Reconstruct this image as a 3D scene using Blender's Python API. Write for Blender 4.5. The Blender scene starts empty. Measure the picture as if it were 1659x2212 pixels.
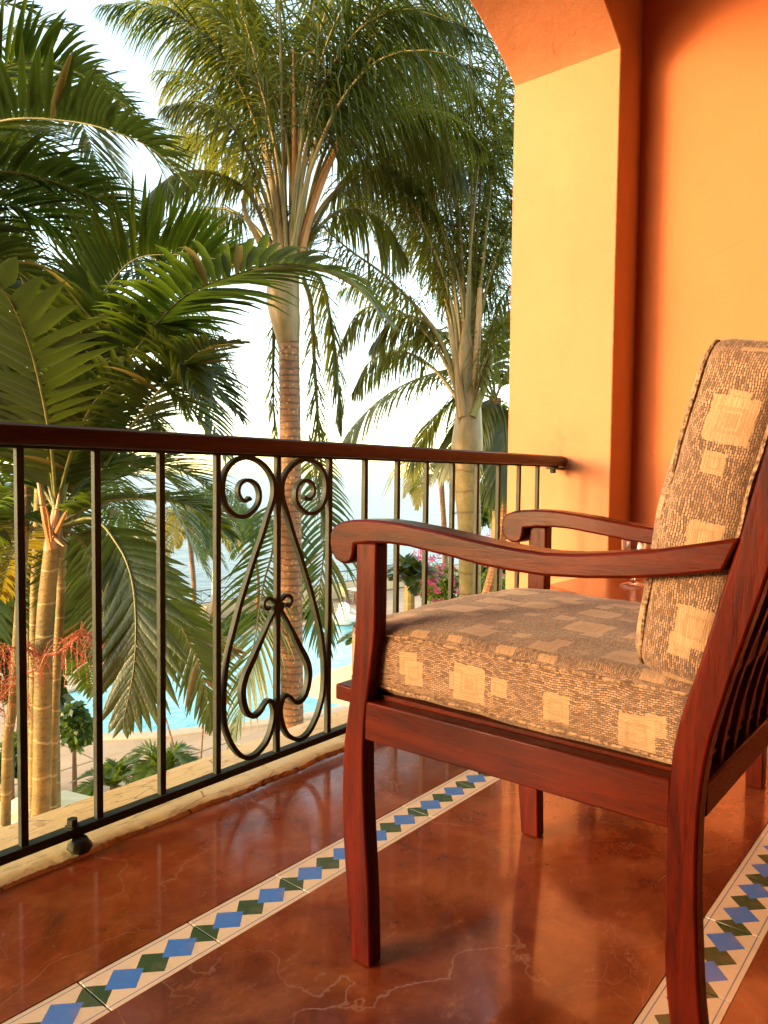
import bpy, bmesh, math, random
from mathutils import Vector, Matrix
random.seed(7)
scene = bpy.context.scene
C = scene.collection

# ------------------------------------------------------------------ camera, sky, sun, exposure
EYE = Vector((0, 0, 0.77))
FPX, CX, CY = 1607.0, 829.5, 1106.0          # focal length and centre for a 1659 px wide picture
yaw, pitch, roll = math.radians(39.4), math.radians(2.75), math.radians(0.61)
F0 = Vector((math.cos(yaw), math.sin(yaw), 0)); R0 = Vector((math.sin(yaw), -math.cos(yaw), 0)); U0 = Vector((0, 0, 1))
FW = F0*math.cos(pitch) - U0*math.sin(pitch); UP = U0*math.cos(pitch) + F0*math.sin(pitch)
RT = R0*math.cos(roll) + UP*math.sin(roll); UP = UP*math.cos(roll) - R0*math.sin(roll)
cam = bpy.data.cameras.new('camera'); camo = bpy.data.objects.new('camera', cam); C.objects.link(camo)
cam.sensor_fit = 'HORIZONTAL'; cam.sensor_width = 36; cam.lens = 36*FPX/1659.0
cam.clip_start = 0.02; cam.clip_end = 30000
camo.matrix_world = Matrix(((RT.x, UP.x, -FW.x, EYE.x), (RT.y, UP.y, -FW.y, EYE.y), (RT.z, UP.z, -FW.z, EYE.z), (0, 0, 0, 1)))
scene.camera = camo

SUN_EL = math.radians(9.0); SUN_ROT = math.radians(-63.0)
w = bpy.data.worlds.new("World"); scene.world = w; w.use_nodes = True
wn = w.node_tree.nodes; bg = wn['Background']
sky = wn.new('ShaderNodeTexSky'); sky.sky_type = 'NISHITA'; sky.sun_disc = False
sky.sun_elevation = SUN_EL; sky.sun_rotation = SUN_ROT; sky.ozone_density = 0.3; sky.dust_density = 1.0; sky.air_density = 0.75
tint = wn.new('ShaderNodeMix'); tint.data_type = 'RGBA'; tint.blend_type = 'MULTIPLY'; tint.inputs[0].default_value = 1.0
tint.inputs[7].default_value = (1.0, 0.90, 0.72, 1)      # warm white balance of the photograph, the same for the whole sky
w.node_tree.links.new(sky.outputs[0], tint.inputs[6]); w.node_tree.links.new(tint.outputs[2], bg.inputs[0]); bg.inputs[1].default_value = 0.15
sl = bpy.data.lights.new('sun', 'SUN'); sl.energy = 0.55; sl.angle = math.radians(10); sl.color = (1.0, 0.70, 0.40)
so = bpy.data.objects.new('sun', sl); C.objects.link(so)
SD = Vector((math.sin(SUN_ROT)*math.cos(SUN_EL), math.cos(SUN_ROT)*math.cos(SUN_EL), math.sin(SUN_EL)))
so.rotation_euler = SD.to_track_quat('Z', 'Y').to_euler()
vs = scene.view_settings; vs.view_transform = 'Standard'; vs.look = 'None'; vs.gamma = 1.0; vs.exposure = 3.12
vs.use_curve_mapping = False
scene.cycles.max_bounces = 10; scene.cycles.diffuse_bounces = 6; scene.cycles.transparent_max_bounces = 8

G = -6.6      # pool deck level, the balcony floor is z = 0

def ray(px, py):
    return RT*((px-CX)/FPX) - UP*((py-CY)/FPX) + FW
def at(px, py, d):                       # point at depth d metres in front of the camera
    return EYE + ray(px, py)*d
def ground(px, py, z=G):
    r = ray(px, py); return EYE + r*((z-EYE.z)/r.z)

# ------------------------------------------------------------------ material helpers
class NT:
    def __init__(s, name):
        s.m = bpy.data.materials.new(name); s.m.use_nodes = True
        s.t = s.m.node_tree; s.b = s.t.nodes['Principled BSDF']; s.out = s.t.nodes['Material Output']
    def n(s, ty, **kw):
        nd = s.t.nodes.new(ty)
        for k, v in kw.items():
            if k.startswith('i_'):
                key = k[2:]
                key = int(key) if key.isdigit() else key.replace('_', ' ')
                s.set(nd.inputs[key], v)
            else: setattr(nd, k, v)
        return nd
    def set(s, inp, v):
        if isinstance(v, bpy.types.NodeSocket): s.t.links.new(v, inp)
        elif isinstance(v, (tuple, list)) and len(v) == 3 and inp.type == 'RGBA': inp.default_value = (*v, 1)
        else: inp.default_value = v
    def math(s, op, a, b=0.0, c=0.0, clamp=False):
        nd = s.t.nodes.new('ShaderNodeMath'); nd.operation = op; nd.use_clamp = clamp
        s.set(nd.inputs[0], a); s.set(nd.inputs[1], b); s.set(nd.inputs[2], c); return nd.outputs[0]
    def mix(s, f, a, b, mode='MIX'):
        nd = s.t.nodes.new('ShaderNodeMix'); nd.data_type = 'RGBA'; nd.blend_type = mode; nd.clamp_factor = True
        s.set(nd.inputs[0], f); s.set(nd.inputs[6], a); s.set(nd.inputs[7], b); return nd.outputs[2]
    def ramp(s, f, lo, hi, a=0.0, b=1.0):
        nd = s.t.nodes.new('ShaderNodeMapRange'); nd.clamp = True
        s.set(nd.inputs[0], f); nd.inputs[1].default_value = lo; nd.inputs[2].default_value = hi
        nd.inputs[3].default_value = a; nd.inputs[4].default_value = b; return nd.outputs[0]
    def coord(s, which='Object'):
        return s.n('ShaderNodeTexCoord').outputs[which]
    def mapv(s, v, scale=(1, 1, 1), loc=(0, 0, 0), rot=(0, 0, 0)):
        nd = s.n('ShaderNodeMapping'); s.set(nd.inputs[0], v); nd.inputs[1].default_value = loc
        nd.inputs[2].default_value = rot; nd.inputs[3].default_value = scale; return nd.outputs[0]
    def noise(s, v, scale, detail=4, rough=.55, dist=0.0):
        nd = s.n('ShaderNodeTexNoise'); s.set(nd.inputs['Vector'], v); nd.inputs['Scale'].default_value = scale
        nd.inputs['Detail'].default_value = detail; nd.inputs['Roughness'].default_value = rough
        nd.inputs['Distortion'].default_value = dist; return nd.outputs[0]
    def bump(s, h, strength=.3, dist=.01):
        nd = s.n('ShaderNodeBump'); s.set(nd.inputs['Height'], h); nd.inputs['Strength'].default_value = strength
        nd.inputs['Distance'].default_value = dist; s.t.links.new(nd.outputs[0], s.b.inputs['Normal']); return nd
    def base(s, col, rough=.5, **kw):
        s.set(s.b.inputs['Base Color'], col); s.set(s.b.inputs['Roughness'], rough)
        for k, v in kw.items(): s.set(s.b.inputs[k.replace('_', ' ')], v)

def plaster(name, col, var=.12, stain=None):
    t = NT(name); v = t.coord()
    n1 = t.noise(v, 1.6, 5); n2 = t.noise(v, 14, 6, .6); n3 = t.noise(v, 160, 3)
    c = t.mix(t.ramp(n1, .3, .7), tuple(x*(1-var) for x in col), tuple(min(1, x*(1+var*.6)) for x in col))
    c = t.mix(t.ramp(n2, .55, .8, 0, .22), c, tuple(x*.7 for x in col))
    # fine trowel scratches
    sc = t.noise(t.mapv(v, (9, 9, 1.5)), 9, 3)
    c = t.mix(t.ramp(sc, .66, .74, 0, .25), c, tuple(min(1, x*1.18) for x in col))
    vo = t.n('ShaderNodeTexVoronoi', feature='DISTANCE_TO_EDGE'); wv = t.n('ShaderNodeVectorMath', operation='ADD'); t.set(wv.inputs[0], v)
    nz = t.n('ShaderNodeTexNoise'); t.set(nz.inputs['Vector'], v); nz.inputs['Scale'].default_value = 6; nz.inputs['Detail'].default_value = 5
    zz_ = t.n('ShaderNodeVectorMath', operation='SCALE'); t.set(zz_.inputs[0], nz.outputs['Color']); zz_.inputs['Scale'].default_value = .3
    t.set(wv.inputs[1], zz_.outputs[0]); t.set(vo.inputs['Vector'], wv.outputs[0]); vo.inputs['Scale'].default_value = 1.1
    hair = t.math('MULTIPLY', t.ramp(vo.outputs[0], 0, .004, 1, 0), t.ramp(t.noise(v, 1.9, 2), .54, .62))
    c = t.mix(t.math('MULTIPLY', hair, .45), c, tuple(x*.45 for x in col))
    c = t.mix(t.ramp(t.noise(t.mapv(v, (3, 3, .5)), 2.2, 6, .7), .56, .76, 0, .30), c, tuple(x*.72 for x in col))
    if stain is not None:
        d = t.n('ShaderNodeVectorMath', operation='DISTANCE'); t.set(d.inputs[0], v); d.inputs[1].default_value = stain
        f = t.math('MULTIPLY', t.ramp(d.outputs['Value'], 0.02, 0.16, 1, 0), t.ramp(n2, .35, .65))
        c = t.mix(t.math('MULTIPLY', f, .55), c, (.16, .09, .04))
    t.base(c, .82)
    t.bump(t.math('ADD', t.math('ADD', t.math('MULTIPLY', t.noise(v, 4, 4), 3.0), t.math('MULTIPLY', n2, 1.0)), t.math('MULTIPLY', n3, .3)), .5, .005)
    return t.m

def wood(name, col, dark, axis=(14, 1.2, 14), rough=.28, coat=.35):
    t = NT(name); v = t.coord()
    m = t.mapv(v, axis)
    n1 = t.noise(m, 3.2, 6, .6, 1.2); n2 = t.noise(m, 22, 4, .6, .3); n0 = t.noise(v, 4, 3)
    c = t.mix(t.ramp(n1, .3, .7), dark, col)
    c = t.mix(t.ramp(n2, .52, .72, 0, .6), c, tuple(x*.4 for x in dark))
    c = t.mix(t.ramp(n0, .4, .7, 0, .35), c, tuple(min(1, x*1.35) for x in col))
    t.base(c, t.ramp(n2, .3, .7, rough*.8, rough*1.5), Coat_Weight=coat, Coat_Roughness=.18); t.set(t.b.inputs['Specular IOR Level'], .09)
    t.bump(t.math('ADD', n2, t.math('MULTIPLY', t.noise(v, 260, 2), .3)), .12, .002)
    return t.m

M = {}
M['wall'] = plaster('peach_plaster', (.44, .166, .072), stain=(0, -.26, .86-.0))
M['orange'] = plaster('orange_plaster', (.47, .132, .044), .07)
M['orange_lifted'] = plaster('orange_plaster_shade_lifted', (.44, .22, .085), .07)  # end wall's orange, lightened to stand in for bounce on the shaded face
M['white'] = plaster('ceiling_plaster', (.60, .46, .30), .06)
M['backwall'] = plaster('terracotta_plaster', (.20, .06, .025), .1)
M['chairwood'] = wood('mahogany', (.085, .0078, .0010), (.013, .0012, .0003), rough=.28, coat=.04)
M['chairwood_v'] = wood('mahogany_upright', (.098, .0074, .0009), (.016, .0012, .0003), (14, 14, 1.2), .28, .04)
M['rail'] = wood('handrail_wood', (.062, .024, .011), (.026, .010, .005), (1.0, 16, 16), .38, .15)
M['tabletop'] = wood('table_wood', (.36, .10, .03), (.22, .045, .014), (1.2, 14, 14), .18, .6)

# floor: polished red cement with clouds, hairline cracks and scuffs
t = NT('polished_red_cement'); v = t.coord()
n1 = t.noise(v, 1.7, 6, .6, .5); n2 = t.noise(v, 7, 7, .62, .6); n3 = t.noise(v, 45, 4)
c = t.mix(t.ramp(n1, .32, .68), (.105, .015, .004), (.29, .050, .010))
c = t.mix(t.ramp(n2, .45, .75, 0, .6), c, (.40, .115, .030))
c = t.mix(t.ramp(n2, .42, .28, 0, .6), c, (.055, .010, .005))
w2 = t.n('ShaderNodeVectorMath', operation='ADD'); t.set(w2.inputs[0], v)
nd = t.n('ShaderNodeTexNoise'); t.set(nd.inputs['Vector'], v); nd.inputs['Scale'].default_value = 5; nd.inputs['Detail'].default_value = 6
sc_ = t.n('ShaderNodeVectorMath', operation='SCALE'); t.set(sc_.inputs[0], nd.outputs['Color']); sc_.inputs['Scale'].default_value = .34
t.set(w2.inputs[1], sc_.outputs[0])
vo = t.n('ShaderNodeTexVoronoi', feature='DISTANCE_TO_EDGE'); t.set(vo.inputs['Vector'], w2.outputs[0]); vo.inputs['Scale'].default_value = 2.1
crack = t.math('MULTIPLY', t.ramp(vo.outputs[0], .0, .0060, 1, 0), t.ramp(t.noise(v, 2.3, 2), .46, .60))
c = t.mix(t.math('MULTIPLY', crack, .34), c, (.50, .25, .14))
c = t.mix(t.ramp(t.noise(v, 19, 8, .75), .56, .70, 0, .55), c, (.075, .014, .005))
c = t.mix(t.ramp(t.noise(t.mapv(v, (1, 1.8, 1), loc=(3, 1, 0)), 13, 8, .75), .58, .72, 0, .45), c, (.46, .16, .06))
vo2 = t.n('ShaderNodeTexVoronoi', feature='DISTANCE_TO_EDGE'); t.set(vo2.inputs['Vector'], t.mapv(w2.outputs[0], (1, 2.6, 1), rot=(0, 0, .7))); vo2.inputs['Scale'].default_value = 3.3
scr = t.math('MULTIPLY', t.ramp(vo2.outputs[0], .0, .005, 1, 0), t.ramp(t.noise(v, 3.1, 2), .48, .62))
c = t.mix(t.math('MULTIPLY', scr, .25), c, (.55, .33, .22))
dust = t.noise(v, 85, 6, .7)
c = t.mix(t.ramp(dust, .60, .74, 0, .22), c, (.45, .25, .15))
c = t.mix(t.ramp(t.noise(v, 38, 5, .7), .66, .72, 0, .6), c, (.08, .02, .01))
t.base(c, t.math('ADD', t.ramp(t.noise(v, 5, 6, .65), .3, .7, .10, .27), t.ramp(t.noise(t.mapv(v, (6, 60, 1), rot=(0, 0, .5)), 2, 5, .7), .55, .7, 0, .05)), Coat_Weight=.6, Coat_Roughness=.07)
t.set(t.b.inputs['Specular IOR Level'], .55)
t.bump(t.math('ADD', t.math('MULTIPLY', n3, .4), t.math('SUBTRACT', t.noise(v, 11, 5), t.math('MULTIPLY', crack, .6))), .10, .004)
M['floor'] = t.m

# decorated cement tile: cream ground, chain of blue and green diamonds, fine blue border lines
t = NT('diamond_tile'); v = t.coord()
sp = t.n('ShaderNodeSeparateXYZ'); t.set(sp.inputs[0], v); x, y = sp.outputs[0], sp.outputs[1]
def dia(cx_, ax, by):
    return t.math('ADD', t.math('DIVIDE', t.math('ABSOLUTE', t.math('SUBTRACT', x, cx_)), ax), t.math('DIVIDE', t.math('ABSOLUTE', y), by))
TL, TW = .199, .095
rw = t.math('MULTIPLY', t.math('SUBTRACT', t.noise(v, 130, 3), .5), .05)
def dmask(cx_):
    return t.math('LESS_THAN', t.math('ADD', dia(cx_, .0335, .031), rw), 1.0)
n = t.noise(v, 60, 5)
oi = t.n('ShaderNodeObjectInfo')
cream = t.mix(n, (.74, .54, .33), (.84, .65, .42))
line = t.math('MULTIPLY', t.math('GREATER_THAN', t.math('ABSOLUTE', y), .0375), t.math('LESS_THAN', t.math('ABSOLUTE', y), .0395))
c = t.mix(t.math('MULTIPLY', line, .8), cream, (.05, .12, .30))
gm = t.math('MAXIMUM', dmask(0.0), t.math('MAXIMUM', dmask(-TL/2), dmask(TL/2)))
c = t.mix(gm, c, t.mix(n, (.022, .055, .014), (.05, .095, .028)))
bm = t.math('MAXIMUM', dmask(-TL/4), dmask(TL/4))
c = t.mix(bm, c, t.mix(n, (.04, .15, .48), (.08, .24, .64)))
c = t.mix(t.ramp(t.noise(v, 22, 4), .55, .8, 0, .35), c, (.35, .22, .13))
c = t.mix(t.math('MULTIPLY', oi.outputs['Random'], .12), c, (.30, .2, .12))
t.base(c, .25, Coat_Weight=.35, Coat_Roughness=.15); t.bump(t.noise(v, 90, 4), .06, .002)
M['tile'] = t.m

# painted ledge, chipped
t = NT('yellow_ledge_paint'); v = t.coord()
n1 = t.noise(v, 3, 5); n2 = t.noise(v, 26, 6, .65)
c = t.mix(n1, (.46, .30, .11), (.62, .45, .20))
c = t.mix(t.ramp(n2, .56, .66, 0, .7), c, (.30, .17, .06))
c = t.mix(t.ramp(t.noise(t.mapv(v, (2, 14, 1)), 5, 6, .7), .58, .70, 0, .75), c, (.14, .07, .03))
vl = t.n('ShaderNodeTexVoronoi', feature='DISTANCE_TO_EDGE'); t.set(vl.inputs['Vector'], t.mapv(v, (5, 22, 1))); vl.inputs['Scale'].default_value = 1
c = t.mix(t.math('MULTIPLY', t.ramp(vl.outputs[0], 0, .02, 1, 0), t.ramp(n1, .5, .6)), c, (.06, .03, .015))
t.base(c, t.ramp(n2, .3, .7, .25, .5)); t.bump(t.math('ADD', n2, t.math('MULTIPLY', t.noise(v, 110, 4), .4)), .35, .004)
M['ledge'] = t.m

# wrought iron, dark green black with worn ochre patina
t = NT('wrought_iron'); v = t.coord()
n1 = t.noise(v, 20, 6, .6); n2 = t.noise(v, 130, 4)
c = t.mix(t.ramp(n1, .4, .7), (.010, .015, .008), (.028, .033, .014))
c = t.mix(t.ramp(n2, .6, .75, 0, .5), c, (.055, .055, .024))
t.base(c, t.ramp(n1, .3, .7, .45, .65)); t.set(t.b.inputs['Specular IOR Level'], .22); t.bump(n2, .35, .0015)
M['iron'] = t.m

# woven chenille cushion cloth with cream squares in squares (UV in metres)
t = NT('woven_cushion_cloth'); uv = t.coord('UV')
def cells(scale, off, thr, smin, smax):
    m = t.mapv(uv, (scale, scale, 1), (off, off*1.7, 0))
    fl = t.n('ShaderNodeVectorMath', operation='FLOOR'); t.set(fl.inputs[0], m)
    fr = t.n('ShaderNodeVectorMath', operation='SUBTRACT'); t.set(fr.inputs[0], m); t.set(fr.inputs[1], fl.outputs[0])
    wh = t.n('ShaderNodeTexWhiteNoise', noise_dimensions='3D')
    ad = t.n('ShaderNodeVectorMath', operation='ADD'); t.set(ad.inputs[0], fl.outputs[0]); ad.inputs[1].default_value = (off*3.1, off, .5)
    t.set(wh.inputs['Vector'], ad.outputs[0])
    s1 = t.n('ShaderNodeSeparateXYZ'); t.set(s1.inputs[0], fr.outputs[0])
    s2 = t.n('ShaderNodeSeparateColor'); t.set(s2.inputs[0], wh.outputs['Color'])
    nx = t.math('SUBTRACT', t.math('SUBTRACT', s1.outputs[0], .5), t.math('MULTIPLY', t.math('SUBTRACT', s2.outputs[0], .5), .3))
    ny = t.math('SUBTRACT', t.math('SUBTRACT', s1.outputs[1], .5), t.math('MULTIPLY', t.math('SUBTRACT', s2.outputs[1], .5), .3))
    wob = t.math('MULTIPLY', t.math('SUBTRACT', t.noise(uv, 160, 2), .5), .06)
    d = t.math('ADD', t.math('MAXIMUM', t.math('ABSOLUTE', nx), t.math('ABSOLUTE', ny)), wob)
    size = t.math('ADD', smin, t.math('MULTIPLY', wh.outputs['Value'], smax-smin))
    on = t.math('MULTIPLY', t.math('LESS_THAN', d, size), t.math('GREATER_THAN', s2.outputs[2], thr))
    q = t.math('DIVIDE', d, size)
    ring = t.math('MULTIPLY', t.math('MULTIPLY', t.math('GREATER_THAN', q, .42), t.math('LESS_THAN', q, .58)), on)
    core = t.math('MULTIPLY', t.math('MULTIPLY', t.math('LESS_THAN', q, .3), t.math('GREATER_THAN', wh.outputs['Value'], .45)), on)
    return on, ring, core
a1 = cells(8.6, 5.0, .10, .15, .28); a2 = cells(14, 3.37, .32, .15, .25)
def weave(v_, bw, rh):
    bk = t.n('ShaderNodeTexBrick'); t.set(bk.inputs['Vector'], v_); bk.offset = .5; bk.squash = 1
    bk.inputs['Scale'].default_value = 1; bk.inputs['Mortar Size'].default_value = .00055; bk.inputs['Mortar Smooth'].default_value = .6
    bk.inputs['Brick Width'].default_value = bw; bk.inputs['Row Height'].default_value = rh; bk.inputs['Bias'].default_value = 0
    bk.inputs['Color1'].default_value = (.25, .25, .25, 1); bk.inputs['Color2'].default_value = (1, 1, 1, 1); bk.inputs['Mortar'].default_value = (0, 0, 0, 1)
    return bk.outputs['Color']
wuv = t.n('ShaderNodeVectorMath', operation='ADD'); t.set(wuv.inputs[0], uv)
wn_ = t.n('ShaderNodeTexNoise'); t.set(wn_.inputs['Vector'], uv); wn_.inputs['Scale'].default_value = 30; wn_.inputs['Detail'].default_value = 3
ws = t.n('ShaderNodeVectorMath', operation='SCALE'); t.set(ws.inputs[0], wn_.outputs['Color']); ws.inputs['Scale'].default_value = .010; t.set(wuv.inputs[1], ws.outputs[0])
dash = weave(wuv.outputs[0], .0066, .0027)
dash2 = t.noise(t.mapv(uv, (60, 300, 1)), 1, 3, .6)
patch = t.noise(uv, 9, 3)
c = t.mix(t.ramp(dash, .05, .85), (.050, .021, .009), (.45, .25, .138))
c = t.mix(t.ramp(dash2, .35, .65, .30, 0), c, (.10, .048, .02))
c = t.mix(t.ramp(patch, .45, .62, 0, .4), c, (.15, .08, .042))
sq = (.46, .275, .145)
rib = t.ramp(t.noise(t.mapv(uv, (40, 500, 1)), 1, 2), .35, .65)
for on, ring, core in (a2, a1):
    c = t.mix(t.math('MULTIPLY', on, .80), c, t.mix(rib, sq, (.36, .195, .09)))
    c = t.mix(t.math('MULTIPLY', ring, .30), c, (.20, .10, .045))
    c = t.mix(t.math('MULTIPLY', core, .40), c, (.22, .11, .05))
t.base(c, .9, Sheen_Weight=.22, Sheen_Roughness=.4, Sheen_Tint=(1, .85, .75))
allon = t.math('MAXIMUM', a1[0], a2[0])
h = t.math('ADD', t.math('MULTIPLY', dash, t.math('SUBTRACT', 1.0, t.math('MULTIPLY', allon, .75))), t.math('MULTIPLY', t.math('SUBTRACT', allon, t.math('ADD', a1[1], a2[1])), .45))
t.bump(h, .9, .0022)
M['cloth'] = t.m

t = NT('cushion_piping'); v = t.coord()
n = t.noise(v, 190, 3); t.base(t.mix(t.ramp(n, .4, .6), (.09, .042, .018), (.36, .21, .11)), .9); t.bump(n, .6, .002)
M['piping'] = t.m

t = NT('clear_glass'); t.base((1, 1, 1), .01, Transmission_Weight=1.0, IOR=1.47); M['glass'] = t.m

def leafmat(name, a, b, tr, trw=.4, rough=.38):
    t = NT(name); v = t.coord(); oi = t.n('ShaderNodeObjectInfo')
    n = t.noise(v, 2.5, 4); n2 = t.noise(v, 40, 3)
    f = t.math('ADD', t.math('MULTIPLY', t.ramp(n, .3, .7), .6), t.math('MULTIPLY', oi.outputs['Random'], .4))
    c = t.mix(f, a, b); c = t.mix(t.ramp(n2, .6, .8, 0, .3), c, tuple(x*1.5 for x in b))
    t.base(c, rough); t.bump(t.noise(t.mapv(v, (1, 1, 1)), 55, 4), .35, .01)
    tl = t.n('ShaderNodeBsdfTranslucent'); t.set(tl.inputs[0], t.mix(f, tr, tuple(x*1.3 for x in tr)))
    ms = t.n('ShaderNodeMixShader'); ms.inputs[0].default_value = trw
    t.t.links.new(t.b.outputs[0], ms.inputs[1]); t.t.links.new(tl.outputs[0], ms.inputs[2]); t.t.links.new(ms.outputs[0], t.out.inputs[0])
    return t.m
M['leaf_dark'] = leafmat('dark_palm_leaf', (.014, .026, .005), (.032, .052, .008), (.08, .11, .006), .34, .32)
M['leaf_mid'] = leafmat('green_palm_leaf', (.018, .042, .005), (.040, .074, .009), (.11, .17, .008), .38)
M['leaf_queen'] = leafmat('feathery_palm_leaf', (.020, .030, .005), (.050, .064, .010), (.22, .23, .012), .46)
M['leaf_gold'] = leafmat('sunlit_palm_leaf', (.07, .07, .008), (.14, .11, .012), (.36, .26, .015), .5)  # palm leaf shifted to gold, low sunlight put into the colour
M['leaf_dry'] = leafmat('yellowing_palm_leaf', (.07, .065, .012), (.16, .10, .03), (.22, .17, .03), .4)
M['leaf_bright'] = leafmat('bright_garden_leaf', (.035, .075, .006), (.08, .12, .012), (.20, .28, .015), .4)
def stalkmat(name, a, b):
    t = NT(name); v = t.coord(); n = t.noise(t.mapv(v, (1, 1, .3)), 12, 5)
    t.base(t.mix(t.ramp(n, .3, .7), a, b), .5); t.bump(n, .3, .01); return t.m
M['stalk'] = stalkmat('pale_leaf_stalk', (.20, .12, .035), (.30, .19, .06))
M['stalk_green'] = stalkmat('green_leaf_stalk', (.07, .10, .018), (.18, .16, .03))
M['stalk_orange'] = stalkmat('orange_leaf_stalk', (.26, .10, .02), (.36, .17, .04))
M['rachis2'] = stalkmat('yellow_green_leaf_rib', (.10, .085, .018), (.19, .14, .04))
M['rachis'] = stalkmat('leaf_rib', (.06, .07, .012), (.12, .12, .02))
def trunkmat(name, a, b, ringcol, per, w_, spots=None):
    t = NT(name); v = t.coord()
    sp = t.n('ShaderNodeSeparateXYZ'); t.set(sp.inputs[0], v)
    z = t.math('ADD', sp.outputs[2], t.math('MULTIPLY', t.noise(v, 4.0, 4), .11))
    fr = t.math('FRACT', t.math('DIVIDE', z, per))
    ring = t.math('LESS_THAN', fr, w_)
    n1 = t.noise(v, 5, 5); n2 = t.noise(t.mapv(v, (1, 1, 3.5)), 16, 5, .65)
    c = t.mix(t.ramp(n1, .3, .7), a, b)
    c = t.mix(t.ramp(n2, .5, .7, 0, .65), c, tuple(x*.5 for x in a))
    c = t.mix(t.math('MULTIPLY', ring, .75), c, ringcol)
    if spots:
        vo = t.n('ShaderNodeTexVoronoi'); t.set(vo.inputs['Vector'], v); vo.inputs['Scale'].default_value = 17
        c = t.mix(t.math('MULTIPLY', t.ramp(vo.outputs['Distance'], .22, .30, 1, 0), t.ramp(n1, .4, .55, 0, .9)), c, spots)
    t.base(c, .6); t.bump(t.math('ADD', t.math('MULTIPLY', fr, .6), n2), .5, .02); return t.m
M['trunk_brown'] = trunkmat('ringed_brown_trunk', (.17, .075, .026), (.28, .13, .048), (.06, .028, .010), .085, .28, (.42, .25, .10))
M['trunk_cane'] = trunkmat('ringed_cane_trunk', (.085, .065, .010), (.24, .145, .022), (.33, .24, .08), .22, .06)
M['trunk_pale'] = trunkmat('pale_ringed_trunk', (.15, .11, .022), (.26, .18, .05), (.10, .055, .014), .30, .10)
M['shaft'] = stalkmat('crownshaft', (.11, .085, .018), (.24, .155, .055))
M['coir'] = stalkmat('torn_sheath_fibre', (.22, .08, .03), (.42, .20, .08))
M['fruit'] = stalkmat('orange_fruit_stalk', (.24, .045, .010), (.42, .11, .02))

t = NT('sea_water'); v = t.coord()
n1 = t.noise(t.mapv(v, (1, 1, 1)), .55, 6, .6); n2 = t.noise(t.mapv(v, (.25, 1, 1), rot=(0, 0, .68)), .12, 4)
t.base((.07, .14, .21), .28, IOR=1.33, Specular_IOR_Level=.22); t.bump(t.math('ADD', n1, t.math('MULTIPLY', n2, 1.6)), .6, .9); M['sea'] = t.m
t = NT('pool_water'); v = t.coord(); n1 = t.noise(v, 1.2, 4)
t.base(t.mix(t.ramp(t.noise(v, .22, 4, .6), .35, .65), (.05, .34, .44), (.28, .62, .68)), .04, IOR=1.33); t.bump(t.math('ADD', t.noise(v, 2.6, 5), n1), .30, .12); M['pool'] = t.m
t = NT('coping_stone'); v = t.coord(); n = t.noise(v, 4, 5)
t.base(t.mix(n, (.45, .34, .22), (.60, .48, .34)), .7); t.bump(n, .3, .02); M['coping'] = t.m
t = NT('sandstone_slab'); v = t.coord(); oi = t.n('ShaderNodeObjectInfo'); n = t.noise(v, 1.1, 6, .6); n2 = t.noise(v, 16, 5)
c = t.mix(t.ramp(n, .3, .7), (.42, .26, .14), (.56, .38, .22)); c = t.mix(t.math('MULTIPLY', oi.outputs['Random'], .45), c, (.40, .30, .20))
c = t.mix(t.ramp(n2, .55, .75, 0, .3), c, (.28, .17, .09)); t.base(c, .7); t.bump(n2, .3, .01); M['slab'] = t.m
t = NT('brick_band'); v = t.coord(); n = t.noise(v, 7, 4); t.base(t.mix(n, (.24, .10, .07), (.34, .16, .11)), .8); M['band'] = t.m
t = NT('soil'); v = t.coord(); n = t.noise(v, 2, 6); t.base(t.mix(n, (.10, .07, .035), (.20, .14, .07)), .9); M['soil'] = t.m
t = NT('deck_bed'); v = t.coord(); n = t.noise(v, 2, 6); t.base(t.mix(n, (.20, .13, .07), (.28, .18, .10)), .9); M['bed'] = t.m
t = NT('cream_canvas'); v = t.coord(); n = t.noise(v, 3, 4); t.base(t.mix(n, (.50, .38, .20), (.62, .50, .30)), .85); t.bump(n, .3, .02); M['canvas'] = t.m
t = NT('woven_wicker'); v = t.coord(); n = t.noise(v, 60, 3); t.base(t.mix(n, (.30, .21, .12), (.46, .35, .22)), .8); t.bump(n, .5, .01); M['wicker'] = t.m
t = NT('far_iron'); t.base((.03, .04, .04), .5); M['fariron'] = t.m
t = NT('white_fibreglass'); v = t.coord(); n = t.noise(v, 5, 4); t.base(t.mix(n, (.60, .58, .52), (.76, .74, .68)), .45); t.bump(n, .4, .03); M['whiteshell'] = t.m
t = NT('pink_petal'); t.base((.65, .06, .22), .6); M['pink'] = t.m
t = NT('orange_petal'); t.base((.65, .14, .03), .6); M['orangeflower'] = t.m
M['farwood'] = wood('dark_post_wood', (.20, .10, .05), (.10, .05, .025))
M['lowwall'] = plaster('pale_sea_wall', (.60, .44, .27))

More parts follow.
